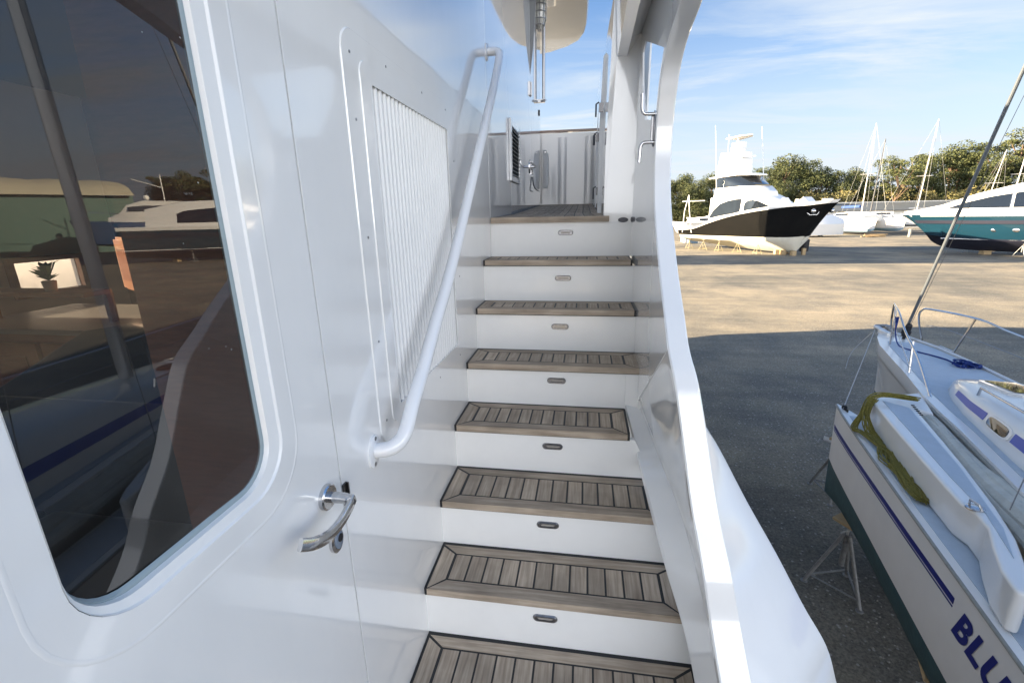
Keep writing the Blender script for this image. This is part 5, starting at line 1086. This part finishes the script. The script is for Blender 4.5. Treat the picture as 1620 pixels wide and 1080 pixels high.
def add_mast(t, F, xm, ym, z0, height, lean=0.0, spreader=.55, mtl=far_mast, lh=10, w_=.09):
    mb = MB(); a = F(xm, ym, z0); b = F(xm-lean, ym, z0+height); mb.tube([a, b], [w_, w_*.7], 8); m_ = mb.build('mast', mtl, t)
    mb = MB(); c = a.lerp(b, spreader); mb.tube([c-Vector((1.0, -.3, 0)), c+Vector((1.0, -.3, 0))], .035, 6); mb.build('spreader', mtl, m_)
    mb = MB()
    for q in ((lh*.5, 0), (-lh*.45, 0), (-.3, 1.2), (-.3, -1.2)): mb.tube([b, F(xm+q[0], ym+q[1], z0)], .013, 4)
    mb.build('stays', steel_g, m_)
# catamaran
ct = thing('catamaran', 'white sailing catamaran on blocks near the warehouse, seen bow on', 'sailboat', (44.5, 85, G))
bow0 = Vector((43.2, 80.5)); f = Vector((.28, -.96)).normalized(); CF = make_frame(Vector((44.5, 85))+f*5.5, Vector((44.5, 85))-f*5.5)[1]
for sgn in (-1, 1):
    FF = (lambda s: (lambda x, y, z, z0=0: CF(x, y+s*2.5, z, z0)))(sgn)
    mb = MB(); hull(mb, FF, 11, 1.7, [(0, .8, 2.0, .5, .4, .2, 0), (.4, 1, 2.0, .5, .4, 0, 0), (.8, .8, 2.05, .5, .45, .05, 0), (.95, .4, 2.1, .5, .5, .2, .1), (1, .05, 2.1, .6, .6, .4, .2)], G+.5, [0, 0, 0, 1, 1]); mb.build('hull', [boat_wf, mat('pale_blue_bottom', (.28, .42, .52), .6) if sgn < 0 else MATS['pale_blue_bottom']], ct, ang=45)
mb = MB(); loftbox(mb, CF, [(0.5, 2.2, 2.0, 1.5, 2.6), (5, 2.2, 1.9, 1.5, 3.1), (7.5, 2.1, 1.5, 1.6, 2.5)], G+.5); mb.build('bridge_deck', boat_wf, ct, ang=40)
mb = MB(); loftbox(mb, CF, [(2.5, 2.08, 2.0, 2.45, 2.8), (5, 2.1, 1.95, 2.5, 2.9)], G+.5); mb.build('window_strip', glass_d, ct)
add_mast(ct, CF, 5.4, 0, G+3.2, 13.6, 0.2, .45, lh=9)
mb = MB(); mb.tube([CF(5.0, 0, G+4.4), CF(.8, .6, G+4.3)], .22, 8); mb.build('blue_sail_cover', mat('blue_canvas', (.03, .07, .22), .8), ct)
# sailboats
t1, Fa = small_hull('sailboat', 'white sailboat with grey bottom beside the catamaran', 'sailboat', 53.5, 86, R(178), 11, 3.4, 1.7, boat_wf, z0=1.1, bottom=rub_gray); add_mast(t1, Fa, 6, 0, G+2.9, 14.2, .4, .42, lh=10)
t2, Fb = small_hull('sailboat', 'sailboat with a dark mast just behind the catamaran', 'sailboat', 50.6, 93, R(172), 9, 3.2, 1.6, boat_wf, z0=1.1, bottom=rub_gray); add_mast(t2, Fb, 5, 0, G+2.8, 12.6, .2, .5, mtl=mat('dark_mast_paint', (.04, .04, .045), .4), lh=8)
t3, Fc = small_hull('sailboat', 'sailboat behind the teal yacht at the right edge with a tall white mast', 'sailboat', 66.6, 86, R(165), 11, 3.4, 1.7, boat_wf, z0=1.1, bottom=rub_gray); add_mast(t3, Fc, 6, 0, G+2.9, 13.0, .4, .45, lh=10)
t4, Fd = small_hull('sailboat', 'sailboat behind the teal yacht with a thin leaning mast', 'sailboat', 61.0, 84, R(20), 9, 3, 1.5, boat_wf, z0=1.1, bottom=rub_gray); add_mast(t4, Fd, 4.5, 0, G+2.7, 9.5, -1.6, .5, lh=8, w_=.06)
# shrink-wrapped boat and small craft by the sportfisher's bow
sw = thing('wrapped_boat', 'boat under white shrink wrap behind the bow of the black boat', 'covered boat', (35.5, 78, G))
mb = MB(); FW = make_frame((38.0, 79.0), (28.0, 78.0))[1]
mb.loft([[FW(x, a, G+.3), FW(x, a*1.05, G+1.9), FW(x, .15, G+h2), FW(x, -.15, G+h2), FW(x, -a*1.05, G+1.9), FW(x, -a, G+.3)] for x, a, h2 in ((0, 1.5, 3.1), (2, 1.7, 3.6), (5.5, 1.8, 4.1), (9, 1.5, 3.4), (11.0, .6, 2.6))]); mb.build('shrink_wrap', boat_w, sw, ang=25)
for x in (2, 8): mb = MB(); mb.box(FW(x, 0, G)-Vector((.25, .25, 0)), FW(x, 0, G)+Vector((.25, .25, .4))); mb.build('timber', wood_blk, sw)
small_hull('cabin_cruiser', 'small white cruiser behind the stern of the black boat', 'motor boat', 17.0, 76, R(185), 8, 3, 1.8, boat_w, z0=.7)
small_hull('cabin_cruiser', 'low white cruiser farther left behind the flange edge', 'motor boat', 21.5, 84, R(175), 9, 3, 2.0, boat_w, z0=.9)
small_hull('cabin_cruiser', 'pale cruiser between the wrapped boat and the catamaran', 'motor boat', 39.0, 92, R(200), 7, 2.8, 1.6, boat_wf, z0=.8)
# site office
of = thing('site_office', 'small white office cabin with two windows behind the black boat\'s stern', 'cabin', (16.6, 66, G))
mb = MB(); mb.box((13.6, 67, G), (18.0, 70, G+2.6)); mb.box((13.4, 66.8, G+2.6), (18.2, 70.2, G+2.72)); mb.build('walls', boat_wf, of, bevel=.02)
for x in (14.2, 15.9):
    mb = MB(); mb.box((x, 66.95, G+1.3), (x+.8, 67.0, G+2.1)); wf = mb.build('window_frame', rub_gray, of)
    mb = MB(); mb.box((x+.06, 66.93, G+1.36), (x+.74, 66.95, G+2.04)); mb.build('pane', glass_d, wf)
bx = thing('blue_crate', 'blue grey crate standing against the white office cabin', 'crate', (14.3, 65.6, G))
mb = MB(); mb.box((13.7, 65.2, G+.05), (14.9, 66.2, G+1.0)); mb.build('bin', mat('crate_blue', (.10, .16, .24), .6), bx, bevel=.03)
mb = MB(); mb.box((13.65, 65.15, G+1.0), (14.95, 66.25, G+1.08)); mb.build('lid', MATS['crate_blue'], bx, bevel=.02)
# small yard clutter near the catamaran
ch = thing('timber_pile', 'low pile of pale timber on the gravel before the catamaran', 'timber', (42, 76, G))
mb = MB(); rn = random.Random(2)
for k in range(9): c = Vector((41.2+k*.22, 76+rn.uniform(-.3, .3), G+.1+.14*(k % 3))); mb.obox(c, (.9, rn.uniform(-.15, .15), 0), (0, .1, 0), (0, 0, .06))
mb.build('planks', wood_blk, ch)
bb = thing('bollard', 'short dark bollard right of the timber pile', 'bollard', (46.6, 76, G))
mb = MB(); c = Vector((46.6, 76, G)); mb.loft([[c+Vector((math.cos(a*math.pi/8)*r_, math.sin(a*math.pi/8)*r_, z)) for a in range(16)] for z, r_ in ((0, .2), (.9, .2), (.95, .24), (1.05, .24), (1.1, .15))]); mb.build('post', rub_gray, bb)

# ================================================================ BUILDINGS
wh = thing('warehouse', 'long low pale warehouse with dark roof in front of the trees', 'warehouse', (85, 112, G))
mb = MB(); mb.box((38, 108, G), (150, 124, G+3.5)); mb.build('wall', wh_wall, wh)
mb = MB(); mb.prism([(37.5, 107.4, G+3.45), (37.5, 116, G+5.0), (37.5, 124.6, G+3.45), (37.5, 124.6, G+3.6), (37.5, 116, G+5.2), (37.5, 107.4, G+3.6)], (113, 0, 0)); mb.build('roof', wh_roof, wh)
mb = MB(); mb.box((37.6, 115.8, G+5.2), (150.4, 116.2, G+5.32)); mb.build('ridge_cap', boat_wf, wh)
for x in (46, 51.5):
    mb = MB(); mb.box((x, 113, G+4.7), (x+1.6, 114.6, G+6.2)); mb.build('roof_vent', boat_wf, wh, bevel=.05)
for x in (60, 72, 90, 105):
    mb = MB(); mb.box((x, 107.93, G), (x+4, 108.0, G+3.0)); mb.build('roller_door', boat_wf, wh)
dm = thing('boat_shed', 'dark green boat shed with a cream vaulted fabric roof, reflected in the door glass', 'shed', (90, 55, G))
DF = make_frame((68, 62, 0), (98, 8, 0))[1]
mb = MB(); mb.loft([[DF(x, 0, G), DF(x, 0, G+8), DF(x, -26, G+8), DF(x, -26, G)] for x in (0, 60)]); mb.build('wall', greenwall, dm)
mb = MB()
for k in range(12):
    rr = []
    for q in (0, .15, .5, .85, 1):
        bul_ = .25*math.sin(q*math.pi); rr.append([DF(k*5+q*5, 1.2-28.4*a/12, G+8+(2.6+bul_)*math.sin(math.pi*a/12)**.6) for a in range(13)])
    mb.loft(rr, closed=False, cap=False)
mb.build('fabric_roof', cream, dm)
mb = MB(); mb.box(DF(60.1, -8, G), DF(60.3, -16, G+6)); mb.build('shed_door', wh_roof, dm)
tw_, Ft = small_hull('trawler', 'blue hulled trawler with white wheelhouse, reflected in the door glass', 'motor boat', 57, 50.5, R(-38), 14, 4.2, 2.9, trawl_blue, cabin=False, z0=1.3, bottom=teal_bot)
mb = MB(); loftbox(mb, Ft, [(2, 1.7, 1.6, 2.8, 5.4), (6, 1.7, 1.6, 2.9, 5.5), (7.8, 1.6, 1.4, 2.9, 5.0), (8.6, 1.3, 1.2, 2.9, 4.1), (10, 1.0, .9, 3.0, 3.5)], G+1.3); wq = mb.build('wheelhouse', boat_wf, tw_, ang=40)
mb = MB(); loftbox(mb, Ft, [(2.6, 1.74, 1.68, 4.2, 4.9), (6, 1.74, 1.68, 4.2, 4.9), (7.7, 1.65, 1.5, 4.2, 4.75)], G+1.3); mb.build('window_strip', glass_d, wq)
mb = MB(); mb.tube([Ft(4, 0, G+6.7), Ft(4, 0, G+10)], .07, 6); mb.tube([Ft(4, 0, G+8.4), Ft(7, 0, G+9.4)], .05, 6); mb.ball(Ft(6, .5, G+7.2), .35, 6); mb.build('mast', boat_wf, tw_)
mb = MB(); mb.tube([Ft(8.6, -1.8, G+5.2), Ft(11, -1.3, G+5.4), Ft(13.6, 0, G+5.7), Ft(11, 1.3, G+5.4), Ft(8.6, 1.8, G+5.2)], .04, 6); mb.build('bow_rail', hardware, tw_)
ld = thing('boarding_stairs', 'metal boarding stairs on legs standing on the gravel, reflected in the door glass', 'stairs', (52, 52, G))
mb = MB()
for s_ in (-.4, .4): mb.tube([(52+s_, 51, G), (52+s_, 53, G+3)], .05, 6); mb.tube([(52+s_, 53, G+3), (52+s_, 53.6, G)], .04, 6)
mb.build('frame', alu, ld)
mb = MB()
for k in range(9): mb.box((51.6, 51+k*.22, G+.3+k*.31), (52.4, 51.2+k*.22, G+.34+k*.31))
mb.build('treads', alu, ld)

ss_ = thing('unseen_shadow_shed', 'unseen grey shed added left of the yard to cast a long shadow band', 'shed', (-5, 43, G))  # unseen shed added so its shadow crosses the ground before the far boats
mb = MB(); mb.box((-16, 39.6, G), (3.4, 47, G+8.2)); mb.build('wall', wh_wall, ss_)
mb = MB(); mb.prism([(-16.4, 39.3, G+8.2), (-16.4, 43.3, G+9.4), (-16.4, 47.3, G+8.2)], (20.1, 0, 0)); mb.build('roof', wh_roof, ss_)
# ================================================================ TREES
def crown_mesh(name, seed, kind):
    q = random.Random(seed); mb = MB(); clumps = []
    if kind == 'pine':
        for i in range(15):
            a = q.random()*6.28; r_ = q.random()**.5*3.0; z = 5.0+q.random()*5.2; r_ *= 1-0.28*abs(z-8)/2.6; clumps.append((Vector((math.cos(a)*r_, math.sin(a)*r_, z)), q.uniform(.6, 1.25), .5))
    elif kind == 'full':
        for i in range(30):
            z = q.uniform(1.6, 9.2); r_ = q.random()**.5*interp([(1, 2.0), (4, 2.9), (7, 2.2), (9.3, .6)], z); a = q.random()*6.28; clumps.append((Vector((math.cos(a)*r_, math.sin(a)*r_, z)), q.uniform(.8, 1.5), .8))
    else:
        for i in range(16):
            z = q.uniform(.4, 3.4); r_ = q.random()**.5*2.4; a = q.random()*6.28; clumps.append((Vector((math.cos(a)*r_, math.sin(a)*r_, z)), q.uniform(.6, 1.1), .8))
    for c, r_, fl in clumps:
        for k in range(int(230*r_)):
            d = Vector((q.gauss(0, 1), q.gauss(0, 1), q.gauss(0, 1))).normalized()*r_*q.random()**.35; d.z *= fl; p = c+d
            s_ = q.uniform(.07, .16); u = Vector((q.gauss(0, 1), q.gauss(0, 1), q.gauss(0, .6))).normalized(); v_ = u.cross(Vector((q.gauss(0, 1), q.gauss(0, 1), q.gauss(0, 1)))).normalized()
            mb.add([p-u*s_, p+v_*s_*.55, p+u*s_, p-v_*s_*.55], [(0, 1, 2, 3)])
    return mb, clumps
def make_tree(name, seed, kind, mtl, label):
    t = thing(name, label, 'tree', (0, 0, 0)); mb, cl_ = crown_mesh(name, seed, kind); mb.build('crown', mtl, t, smooth=False, weld=False)
    mb = MB(); q = random.Random(seed+1); hh = {'pine': 9, 'full': 8, 'bush': 2.4}[kind]
    pts = [Vector((q.uniform(-.12, .12)*i, q.uniform(-.12, .12)*i, hh*i/5)) for i in range(6)]; mb.tube(pts, [.24*(1-i/6.5) for i in range(6)], 8)
    for c, r_, fl in cl_[::2]: i = min(5, max(1, int(c.z/hh*5)-1)); mb.tube([pts[i], pts[i].lerp(c, .5)+Vector((0, 0, -.1)), c], [.07, .05, .02], 5)
    mb.build('trunk', bark, t); return t
protos = {'pine': [], 'full': [], 'bush': []}
for k in range(4): protos['pine'].append(make_tree('pine_tree', 100+k, 'pine', pine_m, 'x'))
for k in range(4): protos['full'].append(make_tree('evergreen_tree', 200+k, 'full', oak_m, 'x'))
for k in range(3): protos['bush'].append(make_tree('bushy_tree', 300+k, 'bush', brush_m, 'x'))
used = set(); rn = random.Random(21)
LAB = {'pine': 'tall flat crowned pine', 'full': 'dense dark green evergreen', 'bush': 'low yellowish green tree'}
ZE = [1130, 1215, 1290, 1360, 1430, 1500, 1570, 1630]
ZONES = [' left of the black boat\'s cabin', ' behind the black boat\'s tower', ' above the foredeck of the black boat', ' beyond the black boat\'s bow', ' behind the catamaran\'s mast', ' over the teal yacht\'s bow', ' behind the trimaran forestay', ' behind the teal yacht\'s cabin roof', ' at the far right']
GRP = {'pine': 'tall pines', 'full': 'dense evergreens', 'bush': 'low trees'}
def put(kind, x, y, sc, label=None, px_=0):
    p = protos[kind][rn.randrange(len(protos[kind]))]
    t = copy_tree(p) if p in used else p; used.add(p)
    t.location = (x, y, G); t.rotation_euler.z = rn.random()*6.28; t.scale = (sc*rn.uniform(.95, 1.15),)*2+(sc,)
    z_ = ZONES[min(len(ZONES)-1, sum(px_ > e for e in ZE))]
    t['label'] = label or LAB[kind]+z_
    if not label: t['group'] = GRP[kind]+z_
    elif 'group' in t: del t['group']
def topz(px, Y=130):     # crown height above ground wanted at a given photo column
    return 4.4+interp([(1060, 8.3), (1130, 8.6), (1180, 9.0), (1210, 11.4), (1240, 12.2), (1290, 12.0), (1320, 10.8), (1345, 9.6), (1360, 7.4), (1420, 7.4), (1436, 11.6), (1480, 13.6), (1520, 12.4), (1560, 13.2), (1600, 14.2), (1700, 13)], px)
def colx(px, Y): return Y*(px-927)/719*1.02
def TX(px, Y): return Y*(px-927)/719*interp([(1040, .925), (1060, .918), (1240, .884), (1411, .855), (1620, .822), (1800, .80)], px)
i = 0; px = 1048
while px < 1900:
    Y = rn.uniform(126, 140); f = (px-927)/719
    kind = 'full' if px < 1380 else ('pine' if rn.random() < .68 else 'full')
    hgt = 9.9 if kind == 'full' else 10.4
    put(kind, TX(px, Y)+rn.uniform(-.5, .5), Y, px_=px, sc=topz(px)*Y/130/hgt*(rn.uniform(.80, 1.06) if kind == 'full' else rn.uniform(.84, 1.14))); px += rn.uniform(9, 15) if px < 1380 else rn.uniform(10, 19)
put('pine', TX(1411, 122), 122, 1.44, px_=1411, label= 'tall lone pine with small crown standing above the lower trees')
px = 1050
while px < 1900:
    Y = rn.uniform(118, 125)*(1 if px > 1230 else .98); put('bush' if px > 1250 or rn.random() < .4 else 'full', TX(px, Y+5), Y+5, rn.uniform(1.3, 2.2) if px > 1250 else rn.uniform(1.0, 1.15), px_=px); px += rn.uniform(10, 16)
ORDN = ['first', 'second', 'third', 'fourth', 'fifth', 'sixth', 'seventh', 'eighth', 'ninth', 'tenth', 'eleventh', 'twelfth', 'thirteenth', 'fourteenth', 'fifteenth', 'sixteenth', 'seventeenth', 'eighteenth', 'nineteenth', 'twentieth', 'twenty-first', 'twenty-second', 'twenty-third', 'twenty-fourth', 'twenty-fifth', 'twenty-sixth', 'twenty-seventh', 'twenty-eighth', 'twenty-ninth', 'thirtieth']
zones = {}
for o in COL.objects:
    if o.get('category') == 'tree' and o.get('group'): zones.setdefault(o['label'], []).append(o)
for lab, os_ in zones.items():
    if len(os_) > 1:
        os_.sort(key=lambda o: o.location.x/max(o.location.y, 1))
        for i, o in enumerate(os_): o['label'] = ORDN[min(i, 29)]+' '+lab+', counted from left'
for k in protos:
    for p in protos[k]:
        if p not in used:
            for ch_ in list(p.children): bpy.data.objects.remove(ch_, do_unlink=True)
            bpy.data.objects.remove(p, do_unlink=True)
# far wood closing the gaps low down
mb = MB(); q = random.Random(77)
for k in range(9000):
    x = q.uniform(0, 200); y = q.uniform(138, 150); z = G+q.random()**.8*9; s_ = q.uniform(.3, .6)
    u = Vector((q.gauss(0, 1), q.gauss(0, 1), q.gauss(0, 1))).normalized(); v_ = u.cross(Vector((q.gauss(0, 1), q.gauss(0, 1), q.gauss(0, 1)))).normalized(); p = Vector((x, y, z)); mb.add([p-u*s_, p+v_*s_*.6, p+u*s_, p-v_*s_*.6], [(0, 1, 2, 3)])
tag(mb.build('far_wood', oak_m, smooth=False, weld=False), 'dark wood filling in behind the tree line', 'woodland', kind='stuff')
